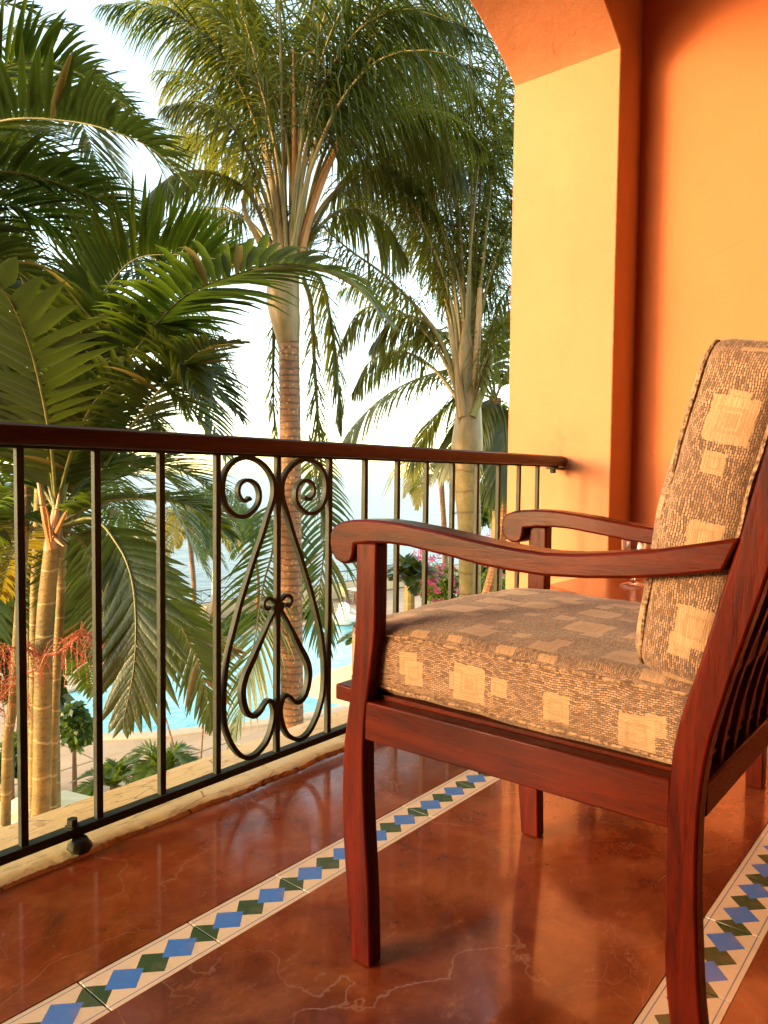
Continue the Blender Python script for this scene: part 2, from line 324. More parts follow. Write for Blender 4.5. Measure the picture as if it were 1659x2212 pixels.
# ------------------------------------------------------------------ object helpers
ORG = {}
def tag(o, label=None, cat=None, group=None, kind=None):
    if label: o['label'] = label
    if cat: o['category'] = cat
    if group: o['group'] = group
    if kind: o['kind'] = kind
    return o
def thing(name, label, cat, loc=(0, 0, 0), group=None, rotz=0):
    o = bpy.data.objects.new(name, None); C.objects.link(o); o.location = loc; o.rotation_euler = (0, 0, rotz)
    o.empty_display_size = .1; ORG[o.name] = Vector(loc); tag(o, label, cat, group); return o
def mesh_obj(name, verts, faces, mat, parent=None, smooth=True, loc=None, uvs=None, matidx=None, angle=35):
    """verts are world coordinates; they are stored relative to the thing's base"""
    if parent is not None:
        org = ORG.get(parent.name, Vector((0, 0, 0)))
    else: org = Vector(loc) if loc is not None else Vector((0, 0, 0))
    me = bpy.data.meshes.new(name)
    me.from_pydata([(p[0]-org[0], p[1]-org[1], p[2]-org[2]) for p in verts], [], faces)
    mats = mat if isinstance(mat, (list, tuple)) else [mat]
    for m_ in mats: me.materials.append(m_)
    if matidx: me.polygons.foreach_set('material_index', matidx)
    if uvs:
        ul = me.uv_layers.new(name='UVMap')
        flat = []
        for lp in me.loops: flat += uvs[lp.vertex_index]
        ul.data.foreach_set('uv', flat)
    if smooth:
        me.polygons.foreach_set('use_smooth', [True]*len(me.polygons))
        if angle: me.set_sharp_from_angle(angle=math.radians(angle))
    me.update()
    o = bpy.data.objects.new(name, me); C.objects.link(o)
    if parent is not None:
        o.parent = parent; ORG[o.name] = org
    else:
        o.location = org; ORG[o.name] = org
    return o
class MB:
    def __init__(s): s.v = []; s.f = []
    def add(s, v, f):
        k = len(s.v); s.v += [Vector(p) for p in v]; s.f += [tuple(i+k for i in q) for q in f]
    def box(s, a, b):
        x0, y0, z0 = a; x1, y1, z1 = b
        s.add([(x0,y0,z0),(x1,y0,z0),(x1,y1,z0),(x0,y1,z0),(x0,y0,z1),(x1,y0,z1),(x1,y1,z1),(x0,y1,z1)],
              [(0,3,2,1),(4,5,6,7),(0,1,5,4),(1,2,6,5),(2,3,7,6),(3,0,4,7)])
    def tube(s, pts, rad, n=8, cap=True):
        pts = [Vector(p) for p in pts]; m = len(pts); k = len(s.v)
        ref = Vector((0, 0, 1))
        prev = None
        for i, p in enumerate(pts):
            T = (pts[min(i+1, m-1)] - pts[max(i-1, 0)]).normalized()
            if prev is None:
                a = ref if abs(T.dot(ref)) < .9 else Vector((1, 0, 0))
                X = T.cross(a).normalized()
            else: X = (prev - T*prev.dot(T)).normalized()
            prev = X; Y = T.cross(X); r = rad[i] if isinstance(rad, (list, tuple)) else rad
            for j in range(n):
                an = 2*math.pi*j/n; s.v.append(p + X*(r*math.cos(an)) + Y*(r*math.sin(an)))
        for i in range(m-1):
            for j in range(n):
                a = k+i*n+j; b = k+i*n+(j+1) % n; s.f.append((a, b, b+n, a+n))
        if cap:
            s.f.append(tuple(k+j for j in range(n))[::-1]); s.f.append(tuple(k+(m-1)*n+j for j in range(n)))
    def sweep_plane(s, pts, wa, wb, axis=Vector((0, 1, 0)), cap=True):
        """flat bar swept along a path; wa in the path's plane, wb along axis"""
        m = len(pts); k = len(s.v); pts = [Vector(p) for p in pts]
        for i, p in enumerate(pts):
            T = (pts[min(i+1, m-1)] - pts[max(i-1, 0)]).normalized(); N = T.cross(axis).normalized()
            a = wa[i] if isinstance(wa, list) else wa
            for (q, r) in ((-1, -1), (1, -1), (1, 1), (-1, 1)):
                s.v.append(p + N*(q*a/2) + axis*(r*wb/2))
        for i in range(m-1):
            for j in range(4):
                a = k+i*4+j; b = k+i*4+(j+1) % 4; s.f.append((a, b, b+4, a+4))
        if cap: s.f.append((k+3, k+2, k+1, k)); e = k+(m-1)*4; s.f.append((e, e+1, e+2, e+3))
    def lathe(s, c, prof, n=24):
        k = len(s.v); c = Vector(c)
        for (r, z) in prof:
            for j in range(n):
                an = 2*math.pi*j/n; s.v.append(c + Vector((r*math.cos(an), r*math.sin(an), z)))
        for i in range(len(prof)-1):
            for j in range(n):
                a = k+i*n+j; b = k+i*n+(j+1) % n; s.f.append((a, b, b+n, a+n))
    def prism(s, prof, x0, x1, ax=0):
        """profile of (y,z) pairs pushed along x (ax=0) or (x,z) along y (ax=1) or (x,y) along z (ax=2)"""
        k = len(s.v); n = len(prof)
        for xx in (x0, x1):
            for (a, b) in prof:
                s.v.append(Vector({0: (xx, a, b), 1: (a, xx, b), 2: (a, b, xx)}[ax]))
        for i in range(n):
            j = (i+1) % n; s.f.append((k+i, k+j, k+n+j, k+n+i))
        s.f.append(tuple(k+i for i in range(n))[::-1]); s.f.append(tuple(k+n+i for i in range(n)))
    def build(s, name, mat, parent=None, bevel=0, fix=True, seg=2, **kw):
        o = mesh_obj(name, s.v, s.f, mat, parent, **kw)
        if fix:
            bm = bmesh.new(); bm.from_mesh(o.data); bmesh.ops.recalc_face_normals(bm, faces=bm.faces)
            bm.to_mesh(o.data); bm.free()
        if bevel:
            md = o.modifiers.new('bevel', 'BEVEL'); md.width = bevel; md.segments = seg; md.limit_method = 'ANGLE'; md.angle_limit = math.radians(40)
            md.harden_normals = False
        return o
def box(name, a, b, mat, parent=None, bevel=0, **kw):
    m = MB(); m.box(a, b); return m.build(name, mat, parent, bevel, **kw)
def spline(pts, n):
    """Catmull-Rom through the points, n samples evenly spaced by length"""
    P = [Vector(p) for p in pts]
    if len(P) == 2: P = [P[0], (P[0]+P[1])/2, P[1]]
    E_ = [P[0]*2-P[1]] + P + [P[-1]*2-P[-2]]; out = []
    for i in range(1, len(E_)-2):
        a, b, c_, d = E_[i-1], E_[i], E_[i+1], E_[i+2]
        for k in range(12):
            t_ = k/12
            out.append(.5*((2*b)+(c_-a)*t_+(2*a-5*b+4*c_-d)*t_*t_+(3*b-a-3*c_+d)*t_**3))
    out.append(P[-1])
    L = [0]
    for i in range(1, len(out)): L.append(L[-1]+(out[i]-out[i-1]).length)
    res = []; j = 0
    for k in range(n):
        tt = L[-1]*k/(n-1)
        while j < len(L)-2 and L[j+1] < tt: j += 1
        f_ = (tt-L[j])/max(1e-9, L[j+1]-L[j]); res.append(out[j].lerp(out[j+1], min(1, f_)))
    return res
def copy_tree(o, parent=None):
    c_ = o.copy(); C.objects.link(c_)
    if parent is not None: c_.parent = parent
    for ch in list(o.children): copy_tree(ch, c_)
    return c_
rnd = random.uniform

# ------------------------------------------------------------------ the balcony: floor, ledge, walls, ceiling
XJ, YI, YO, XE, XL = 2.895, 1.20, 1.675, 3.116, -2.6
LEDGE_Y = 1.385
S1Y, S2Y = .999, .320     # centre lines of the two tile strips
fl = MB()
for a, b in ((-1.7, S2Y-.0485), (S2Y+.0485, S1Y-.0485), (S1Y+.0485, LEDGE_Y)):
    fl.box((-3.0, a, -.15), (XE, b, 0))
for s_ in (S1Y, S2Y): fl.box((-3.0, s_-.0485, -.15), (XE, s_+.0485, -.006))
floor = tag(fl.build('floor', M['floor'], smooth=False), kind='structure')
tm = MB(); tm.box((-TL/2+.0013, -.0475, -.006), (TL/2-.0013, .0475, -.0006))
tile0 = None
for s_ in (S1Y, S2Y):
    for k in range(-8, 9):
        if tile0 is None:
            tile0 = tm.build('tile', M['tile'], floor, bevel=.0008); o = tile0
        else: o = tile0.copy(); C.objects.link(o)
        o.location = (1.350+TL*(k+.5), s_, rnd(-.0004, .0002)); o.rotation_euler = (0, 0, rnd(-.003, .003))
# ledge: painted strip with an uneven inner edge lying on the floor
lv, lf = [], []
nx = 700
for i in range(nx+1):
    x = XL + (XJ-XL)*i/nx
    e = LEDGE_Y + .004*math.sin(x*9) + .0035*math.sin(x*31+1) + rnd(-.0022, .0022)
    for (yy, zz) in ((e, -.004), (e+.004, .0075+rnd(-.0015, .0015)), (1.41, .010), (1.60, .006), (1.632, .002), (1.632, -.15)):
        lv.append((x, yy, zz))
for i in range(nx):
    for j in range(5):
        a = i*6+j; lf.append((a, a+6, a+7, a+1))
ledge = tag(mesh_obj('ledge', lv, lf, M['ledge'], angle=30), kind='structure')

arch = [(0, 0), (.022, .018), (.045, .033), (.082, .058), (.12, .079), (.175, .108), (.246, .141), (.324, .172), (.45, .212), (.6, .253), (.9, .312), (1.25, .338), (1.8, .352), (2.7475, .36)]
ZS = 2.459
R_ = [(XJ-dx, ZS+dz) for dx, dz in arch]; L_ = [(XL+dx, ZS+dz) for dx, dz in arch]
# the wall with the arch: right pier, left pier, spandrel, one closed outline
outl = [(-3.2, -.151), (XL, -.151)] + L_ + R_[::-1][1:] + [(XJ, -.151), (3.4, -.151), (3.4, 3.2), (-3.2, 3.2)]
m = MB(); m.prism(outl, YI, YO, 1)
wallo = m.build('arched_wall', [M['wall'], M['orange_lifted']], None, loc=(XJ, YO, 0), angle=25)
for p in wallo.data.polygons:
    if abs(p.normal.y) > .9 and p.center.y < -.3: p.material_index = 1
md = wallo.modifiers.new('bevel', 'BEVEL'); md.width = .006; md.segments = 2; md.limit_method = 'ANGLE'; md.angle_limit = math.radians(60)
tag(wallo, 'thick peach plastered wall with the wide arched balcony opening', 'wall')
lw = box('facade_wall', (-3.2, YI, G), (3.4, YO-.003, -.153), M['wall'], loc=(0, YO, 0)); tag(lw, 'plastered facade wall dropping below the balcony ledge to the garden', 'wall')
o = box('end_wall', (XE, -1.7, -.15), (3.3, YI-.001, 3.05), M['orange'], loc=(XE, 0, 0)); tag(o, 'bright orange plastered end wall behind the armchair', 'wall')
o = box('back_wall', (-3.0, -1.85, -.15), (XE-.001, -1.701, 3.05), M['backwall'], loc=(0, -1.7, 0)); tag(o, 'dark terracotta room wall behind the balcony seating', 'wall')
o = box('side_wall', (-3.2, -1.7, -.15), (-3.001, YI-.001, 3.05), M['orange'], loc=(-3, 0, 0)); tag(o, 'orange wall closing the far left end of the balcony', 'wall')
o = box('ceiling', (-3.2, -1.85, 3.05), (3.3, YI-.001, 3.2), M['white']); tag(o, kind='structure')

# ------------------------------------------------------------------ railing
YR = 1.418
rl = thing('balcony_railing', 'dark wrought iron balcony railing with scrolls under a brown wooden handrail', 'railing', (1.3, YR, 0))
pr_ = [(YR-.030, .826), (YR-.030, .846), (YR-.024, .857), (YR-.010, .8625), (YR+.010, .8625), (YR+.024, .857), (YR+.030, .846), (YR+.030, .826), (YR+.026, .821), (YR-.026, .821)]
m = MB(); m.prism(pr_, XL+.002, 2.882); m.build('handrail', M['rail'], rl, bevel=.003)
box('bottom_rail', (XL+.002, YR-.013, .036), (XJ-.002, YR+.013, .054), M['iron'], rl, bevel=.0015)
bxs = [.645-.1515*k for k in range(21)] + [.645, .80, .952, 1.105, 1.296, 1.487, 1.637, 1.789, 1.938, 2.088, 2.241, 2.388, 2.54, 2.69]
for k in sorted(set(round(b, 4) for b in bxs)):
    box('baluster', (k-.0072, YR-.0072, .053), (k+.0072, YR+.0072, .823), M['iron'], rl, bevel=.0012)
box('rail_strap', (XL+.003, YR-.009, .8155), (2.86, YR+.009, .8225), M['iron'], rl)
CXR = 1.296
sc1 = [(1.205,.708),(1.199,.714),(1.193,.706),(1.181,.707),(1.169,.72),(1.167,.737),(1.178,.752),(1.201,.757),(1.224,.746),(1.234,.725),(1.231,.701),(1.213,.681),(1.184,.668),(1.153,.674),(1.131,.692),(1.121,.718),(1.119,.743),(1.127,.775),(1.152,.801),(1.189,.812),(1.224,.807),(1.254,.790),(1.276,.764),(1.283,.737),(1.279,.706),(1.264,.67),(1.244,.619),(1.221,.569),(1.198,.514),(1.175,.457),(1.155,.398),(1.137,.342),(1.127,.289),(1.122,.235),(1.124,.179),(1.134,.141),(1.154,.102),(1.184,.071),(1.218,.064),(1.252,.081),(1.271,.105),(1.283,.138),(1.285,.165),(1.276,.190),(1.262,.195)]
sc2 = [(1.276,.190),(1.264,.195),(1.251,.186),(1.237,.172),(1.218,.166),(1.197,.178),(1.184,.207),(1.181,.242),(1.192,.276),(1.218,.317),(1.243,.358),(1.266,.395),(1.283,.420),(1.290,.440),(1.277,.453),(1.262,.458),(1.250,.451),(1.250,.437),(1.261,.430),(1.269,.436)]
for sgn in (1, -1):
    f_ = lambda q: Vector((q[0] if sgn == 1 else 2*CXR-q[0], YR, q[1]))
    p_ = spline([f_(q) for q in sc1], 190); m = MB()
    wa = [.0075+.0035*min(1, i/40) for i in range(190)]
    m.sweep_plane(p_, wa, .0145); m.build('scroll', M['iron'], rl, angle=40)
    p_ = spline([f_(q) for q in sc2], 120); m = MB(); wa = []
    for i in range(120):
        u = i/119; wa.append(.008+.0085*max(0, math.sin(min(1, max(0, (u-.05)/.62))*math.pi))**.8)
    m.sweep_plane(p_, wa, .0150); m.build('heart_scroll', M['iron'], rl, angle=40)
box('collar', (CXR-.017, YR-.0105, .424), (CXR+.017, YR+.0105, .442), M['iron'], rl, bevel=.002)
m = MB()       # foot under the bottom rail: block, flange and a square bolt head
fp = []
for i in range(7):
    z_ = -.004+.0395*i/6; w1 = .0165-.004*math.sin(i*1.3)-(.007 if i < 2 else 0)
    fp += [Vector((.748+w1*math.cos(j*math.pi/6)*(1.25+.12*math.sin(j*2.3+i)), YR-.020+w1*1.25*math.sin(j*math.pi/6)*(1+.10*math.sin(j*1.7+i*2)), z_)) for j in range(12)]
m.add(fp, [(i*12+j, i*12+(j+1) % 12, (i+1)*12+(j+1) % 12, (i+1)*12+j) for i in range(6) for j in range(12)]+[tuple(range(12))[::-1], tuple(72+j for j in range(12))])
ft = m.build('foot', M['iron'], rl, bevel=.001)
m = MB(); m.lathe((.742, YR-.001, .0535), [(.0001, .018), (.0105, .018), (.0115, .014), (.0115, .004), (.016, .003), (.016, 0)], 6); m.build('bolt', M['iron'], rl, angle=20)
m = MB(); m.box((2.80, YR-.02, .806), (2.893, YR+.02, .8150)); m.build('wall_bracket', M['iron'], rl, bevel=.002)
m = MB(); m.lathe((2.825, YR, .790), [(.0001, 0), (.010, 0), (.012, .004), (.012, .016)], 12); m.build('bolt', M['iron'], rl)

# ------------------------------------------------------------------ armchair (faces the railing, +Y)
X0, X1, TH = .860, 1.440, .029
ch = thing('armchair', 'red mahogany armchair with curved arms and patterned beige cushions facing the railing', 'armchair', (1.15, .5, 0))
def side(prof, x0, x1, name, mat, bev=.0035, n=None, **kw):
    m = MB(); m.prism(prof, x0, x1); return m.build(name, mat, ch, bevel=bev, angle=30, **kw)
def sm(pts, n): return [(p.x, p.y) for p in spline([(a, b, 0) for a, b in pts], n)]
ff = sm([(.762,.668),(.762,.60),(.763,.53),(.768,.47),(.776,.40),(.784,.35),(.787,.28),(.784,.19),(.775,.10),(.766,.001)], 22)
fb = sm([(.721,.668),(.721,.60),(.722,.53),(.727,.49),(.733,.45),(.739,.41),(.743,.36),(.742,.29),(.736,.20),(.729,.11),(.725,.001)], 22)
front_prof = ff + fb[::-1]
rf = sm([(.240,.001),(.256,.07),(.269,.137),(.276,.191),(.2785,.261),(.2795,.332),(.2785,.394),(.275,.458),(.267,.50),(.257,.535),(.248,.566),(.232,.629),(.224,.661),(.211,.707),(.2,.756),(.182,.83),(.155,.935)], 34)
rb = sm([(.196,.001),(.218,.07),(.234,.154),(.241,.241),(.2445,.309),(.2445,.378),(.242,.422),(.236,.468),(.228,.503),(.218,.542),(.204,.592),(.192,.634),(.178,.683),(.155,.756),(.135,.83),(.112,.925)], 34)
rear_prof = rf + rb[::-1]
top_ = [(.8155,.664),(.815,.676),(.811,.686),(.803,.693),(.787,.699),(.765,.7025),(.735,.7040),(.706,.7035),(.675,.7015),(.645,.698),(.61,.694),(.576,.689),(.536,.6835),(.487,.678),(.44,.675),(.40,.6765),(.35,.682),(.305,.688),(.257,.698),(.21,.708)]
bot_ = [(.8155,.664),(.813,.650),(.804,.638),(.792,.633),(.780,.6325),(.770,.637),(.7655,.647),(.763,.664),(.735,.668),(.693,.6695),(.66,.668),(.633,.6645),(.583,.658),(.536,.651),(.491,.647),(.44,.645),(.383,.6475),(.329,.6525),(.279,.6595),(.226,.670)]
arm_prof = top_ + bot_[::-1][:-1]
arm_prof = [p for i, p in enumerate(arm_prof) if i == 0 or (abs(p[0]-arm_prof[i-1][0])+abs(p[1]-arm_prof[i-1][1])) > 1e-4]
for s_ in (0, 1):
    xa = X0 if s_ == 0 else X1-TH
    side(front_prof, xa, xa+TH, 'leg', M['chairwood_v'])
    side(rear_prof, xa, xa+TH, 'leg', M['chairwood_v'])
    ax0 = X0-.003 if s_ == 0 else X1-.050
    side(arm_prof, ax0, ax0+.053, 'armrest', M['chairwood'], .004)
    xr = X0+.002 if s_ == 0 else X1-TH+.002
    side([(.2765,.366),(.7425,.361),(.7425,.4215),(.2765,.4245)], xr, xr+.025, 'seat_rail', M['chairwood'], .0025)
box('front_rail', (X0+.003, .7665, .412), (X1-.003, .806, .4375), M['chairwood'], ch, bevel=.003)
box('front_apron', (X0+TH-.001, .746, .36), (X1-TH+.001, .766, .411), M['chairwood'], ch, bevel=.002)
box('back_rail', (X0+TH-.002, .243, .380), (X1-TH+.002, .270, .4215), M['chairwood'], ch, bevel=.003)
box('top_rail', (X0+TH-.002, .128, .85), (X1-TH+.002, .150, .915), M['chairwood'], ch, bevel=.003)
box('seat_board', (X0+.0285, .272, .418), (X1-.0285, .765, .4285), M['chairwood'], ch)
scv = sm([(.262,.418),(.259,.45),(.250,.50),(.237,.55),(.215,.62),(.192,.70),(.168,.78),(.148,.855)], 20)
for k in range(8):
    xs = .962+.0595*k
    prof = scv + [(y_-.012, z_-.002) for y_, z_ in scv][::-1]
    side(prof, xs, xs+.017, 'slat', M['chairwood_v'], .0015)

# cushions: rounded boxes, puffed and unrolled in metres for the cloth
def cushion(name, size, rad, puff, parent, xf, seed, nu=46, nv=40, nw=10, wr=.0016):
    rr = random.Random(seed)
    sx, sy, sz = size; bm = bmesh.new()
    from mathutils import noise
    # cube grid
    V, Fc, UV = [], [], []
    def face(o_, du, dv, n1, n2, uvo, uvd, flip=False):
        k = len(V)
        for j in range(n2+1):
            for i in range(n1+1):
                u, v_ = i/n1, j/n2
                V.append(Vector(o_)+Vector(du)*u+Vector(dv)*v_); UV.append((uvo[0]+uvd[0]*u, uvo[1]+uvd[1]*v_))
        for j in range(n2):
            for i in range(n1):
                a = k+j*(n1+1)+i; q = (a, a+1, a+n1+2, a+n1+1); Fc.append(q[::-1] if flip else q)
    hx, hy, hz = sx/2, sy/2, sz/2
    face((-hx,-hy,hz),(sx,0,0),(0,sy,0),nu,nv,(0,0),(sx,sy))
    face((-hx,-hy,-hz),(sx,0,0),(0,sy,0),nu,nv,(3,0),(sx,sy),True)
    face((-hx,-hy,-hz),(0,sy,0),(0,0,sz),nv,nw,(1.03,1.0),(sy,sz),True)
    face((hx,-hy,-hz),(0,sy,0),(0,0,sz),nv,nw,(1.03,2),(sy,sz))
    face((-hx,-hy,-hz),(sx,0,0),(0,0,sz),nu,nw,(2,1),(sx,sz))
    face((-hx,hy,-hz),(sx,0,0),(0,0,sz),nu,nw,(2,2),(sx,sz),True)
    out = []
    for p in V:
        q = Vector((max(-hx+rad, min(hx-rad, p.x)), max(-hy+rad, min(hy-rad, p.y)), max(-hz+rad, min(hz-rad, p.z))))
        d = p-q
        if d.length > 1e-9:
            n_ = sum(1 for c_ in d if abs(c_) > 1e-9)
            if n_ > 1: d = d.normalized()*rad
        r = q+d
        fx, fy, fz = 1-(p.x/hx)**2, 1-(p.y/hy)**2, 1-(p.z/hz)**2
        r.z += (1 if p.z > 0 else -1)*puff*max(0, fx)**.6*max(0, fy)**.6*(abs(p.z)/hz)
        r.x += (1 if p.x > 0 else -1)*puff*.45*max(0, fz)*(abs(p.x)/hx)**6*max(0, fy)**.3
        r.y += (1 if p.y > 0 else -1)*puff*.45*max(0, fz)*(abs(p.y)/hy)**6*max(0, fx)**.3
        nn = Vector((rr_n(r*14+Vector((seed,0,0))), rr_n(r*14+Vector((0,seed,0))), rr_n(r*14+Vector((0,0,seed)))))
        r += nn*wr*2 + Vector((0,0,1))*rr_n(r*5)*wr*2.2
        out.append(xf(r))
    return mesh_obj(name, out, Fc, M['cloth'], parent, uvs=UV, angle=60), rr
from mathutils import noise as _n
def rr_n(v): return _n.noise(v)
SX, SY, SZ = .548, .545, .102
seat_c = Vector((X0+.0275+SX/2-.001, .528, .4815))
tilt = Matrix.Rotation(math.radians(.6), 3, 'X')
xf1 = lambda p: tilt @ p + seat_c
seat, _r = cushion('seat_cushion', (SX, SY, SZ), .020, .012, ch, xf1, 3)
# piping seams round the top and bottom edge of the seat cushion
def seam_loop(hx, hy, z, r, n=60, inset=.0):
    pts = []
    for (cx_, cy_, a0) in ((hx-r, hy-r, 0), (-hx+r, hy-r, 90), (-hx+r, -hy+r, 180), (hx-r, -hy+r, 270)):
        for k in range(7):
            a = math.radians(a0+15*k); pts.append(Vector((cx_+r*math.cos(a), cy_+r*math.sin(a), z)))
    pts.append(pts[0].copy()); out = [pts[0]]
    for p in pts[1:]:
        k = int((p-out[-1]).length/.012); q = out[-1]
        out += [q.lerp(p, (i+1)/(k+1)) for i in range(k)]+[p]
    return out
for zz in (SZ/2-.010, -SZ/2+.010):
    lp = seam_loop(SX/2+.0005, SY/2+.0005, zz, .022)
    lp = [xf1(p+Vector((0, 0, rr_n(p*20)*.003))) for p in lp]
    m = MB(); m.tube(lp, .0026, 6, cap=False); m.build('piping', M['piping'], seat)
# back cushion: leans against the slats
BX, BY, BZ = .548, .104, .400
ba = math.atan2(.327-.256, .92-.553)
bc = Vector((X0+.0275+BX/2-.001, .249, .728))
rotb = Matrix.Rotation(ba, 3, 'X')
def xf2(p):                      # local x = width, y = height, z = thickness
    q = Vector((p.x, p.z, p.y))
    q.y += .010*math.cos(max(-1, min(1, p.y/(BZ/2)))*math.pi/2)*1.0
    return rotb @ q + bc
back, _r = cushion('back_cushion', (BX, BZ, BY), .026, .013, ch, xf2, 8, nv=34, nw=8)
bmx = bmesh.new(); bmx.from_mesh(back.data); bmesh.ops.reverse_faces(bmx, faces=bmx.faces); bmx.to_mesh(back.data); bmx.free()
for zz in (BY/2-.009, -BY/2+.009):
    lp = seam_loop(BX/2-.003, BZ/2-.003, zz, .026); lp = [xf2(p+Vector((0, 0, rr_n(p*20)*.003))) for p in lp]
    m = MB(); m.tube(lp, .0026, 6, cap=False); m.build('piping', M['piping'], back)

# ------------------------------------------------------------------ side table with two goblets
tb = thing('side_table', 'low polished wooden side table with clipped corners beside the orange wall', 'table', (2.25, .66, 0))
tz = .45; xa, xb, ya, yb, cc = 1.885, 2.62, .29, 1.035, .14
tp = [(xa+cc, yb), (xb-cc, yb), (xb, yb-cc*1.5), (xb, ya+cc*1.5), (xb-cc, ya), (xa+cc, ya), (xa, ya+cc*1.5), (xa, yb-cc*1.5)]
m = MB(); m.prism(tp, tz-.032, tz, 2); m.build('tabletop', M['tabletop'], tb, bevel=.007, seg=3)
for (lx, ly) in ((xa+.12, ya+.13), (xb-.16, ya+.13), (xb-.16, yb-.17), (xa+.12, yb-.17)):
    m = MB(); m.box((lx, ly, 0.001), (lx+.04, ly+.04, tz-.033)); m.build('leg', M['chairwood_v'], tb, bevel=.003)
for ay in (ya+.14, yb-.16): box('apron', (xa+.13, ay, .34), (xb-.13, ay+.02, tz-.034), M['chairwood'], tb, bevel=.002)
gp = [(.0001,.004),(.034,.003),(.0355,.0012),(.036,.0),(.0365,.002),(.033,.005),(.018,.009),(.0085,.014),(.0055,.022),(.0052,.040),(.0062,.050),(.009,.056),(.017,.064),(.027,.080),(.0335,.102),(.0355,.125),(.0345,.150),(.0325,.172),(.0315,.182),(.0305,.182),(.0313,.172),(.0333,.150),(.0343,.125),(.0323,.103),(.0258,.082),(.016,.068),(.006,.062),(.0001,.0615)]
def goblet(px, py, lab):
    g = ground(px, py, tz); g.z = tz+.0005
    t_ = thing('wine_glass', lab, 'glass', g, 'wine glasses on the side table')
    m = MB(); m.lathe(g, gp, 32); m.build('goblet', M['glass'], t_, fix=True, angle=60)
goblet(1367, 1266, 'clear stemmed glass on the side table, the nearer to the railing')
goblet(1408, 1262, 'clear stemmed glass on the side table, half behind the chair cushion')

# ------------------------------------------------------------------ terrace, pool, sea
import itertools
pool_pts = [(10.2,21.5),(10.7,19.6),(12.1,18.2),(13.6,17.35),(15.2,16.5),(17.2,15.9),(21,15.6),(27,17.4),(31,20.5),(30.8,23.6),(28.2,25.2),(25.4,26.0),(23.3,26.6),(21.8,26.4),(20.3,25.6),(17.5,23.4),(14.5,23.9),(11.6,23.6)]
pp = [Vector((a, b, 0)) for a, b in pool_pts]
loop = spline(pp[-2:]+pp+pp[:2], 240)
# keep one clean turn
n0 = min(range(60), key=lambda i: (loop[i]-pp[0]).length); n1 = min(range(150, 240), key=lambda i: (loop[i]-pp[0]).length)
loop = loop[n0:n1]
ctr = Vector((20.5, 20.8, 0))
def inside(x, y, grow=0):
    c_ = False; n = len(loop)
    for i in range(n):
        a, b = loop[i], loop[(i+1) % n]
        if (a.y > y) != (b.y > y) and x < (b.x-a.x)*(y-a.y)/(b.y-a.y)+a.x: c_ = not c_
    if c_: return True
    return grow > 0 and min((p.x-x)**2+(p.y-y)**2 for p in loop) < grow*grow
gm_ = MB(); gm_.box((-250, -120, G-1.0), (250, 31.2, G-.065)); gnd = tag(gm_.build('ground', M['bed']), kind='structure')
sea = MB(); sea.add([(-20000, 20, -11.5), (20000, 20, -11.5), (20000, 26000, -11.5), (-20000, 26000, -11.5)], [(0, 1, 2, 3)])
tag(sea.build('sea', M['sea'], fix=False), kind='structure')
pw = MB(); k = len(loop); pw.add([(p.x, p.y, G-.02) for p in loop], [tuple(range(k))])
tag(pw.build('pool_water', M['pool'], fix=False), kind='structure')
cop = MB(); cv = []; cf = []
for i in range(k):
    a, b = loop[i-1], loop[(i+1) % k]; T = (b-a).normalized(); N_ = Vector((-T.y, T.x, 0))
    if (loop[i]+N_-ctr).length < (loop[i]-ctr).length: N_ = -N_
    p = loop[i]
    for (d, z) in ((0, -.5), (0, .06), (.06, .075), (.40, .07), (.45, .045), (.45, -.06)): cv.append(p+N_*d+Vector((0, 0, G+z)))
for i in range(k):
    j = (i+1) % k
    for q in range(5): cf.append((i*6+q, j*6+q, j*6+q+1, i*6+q+1))
cop.add(cv, cf); tag(cop.build('pool_coping', M['coping'], angle=40), kind='structure')
# sandstone slabs, each one a piece
deck = MB(); deck.box((3.0, 10.0, G-.064), (3.1, 10.1, G-.05)); deck = tag(deck.build('terrace', M['bed']), kind='structure')
SL = 1.55; slab0 = {}
sm_ = MB(); sm_.box((-SL/2+.02, -SL/2+.02, -.06), (SL/2-.02, SL/2-.02, 0))
cnt = 0
for i in range(-1, 22):
    for j in range(-1, 13):
        x, y = 6.0+SL*i, 12.2+SL*j
        if y > 30.3 or inside(x, y, .95): continue
        rel = Vector((x, y, G))-EYE; dpt = rel.dot(FW)
        sx_ = CX+FPX*rel.dot(RT)/dpt; sy_ = CY-FPX*rel.dot(UP)/dpt
        if not (-120 < sx_ < 1250 and sy_ < 1950): continue
        mt = 'band' if (i % 5 == 2 and j % 4 != 1 and y > 26) else 'slab'
        if mt not in slab0: slab0[mt] = sm_.build('slab', M[mt], deck, bevel=.012); o = slab0[mt]
        else: o = slab0[mt].copy(); C.objects.link(o)
        o.location = (x, y, G+rnd(-.008, .004)); cnt += 1
# partial slabs against the pool are filled by a screed
sc = MB(); 
for i in range(-1, 22):
    for j in range(-1, 13):
        x, y = 6.0+SL*i, 12.2+SL*j
        if inside(x, y, .95) and y < 30.3:
            for a_ in range(6):
                for b_ in range(6):
                    xx, yy = x-SL/2+SL*(a_+.5)/6, y-SL/2+SL*(b_+.5)/6
                    if not inside(xx, yy, .0): sc.add([(xx-SL/12, yy-SL/12, G-.006), (xx+SL/12, yy-SL/12, G-.006), (xx+SL/12, yy+SL/12, G-.006), (xx-SL/12, yy+SL/12, G-.006)], [(0, 1, 2, 3)])
so_ = sc.build('screed', M['slab'], deck, fix=False); so_['kind'] = 'stuff'

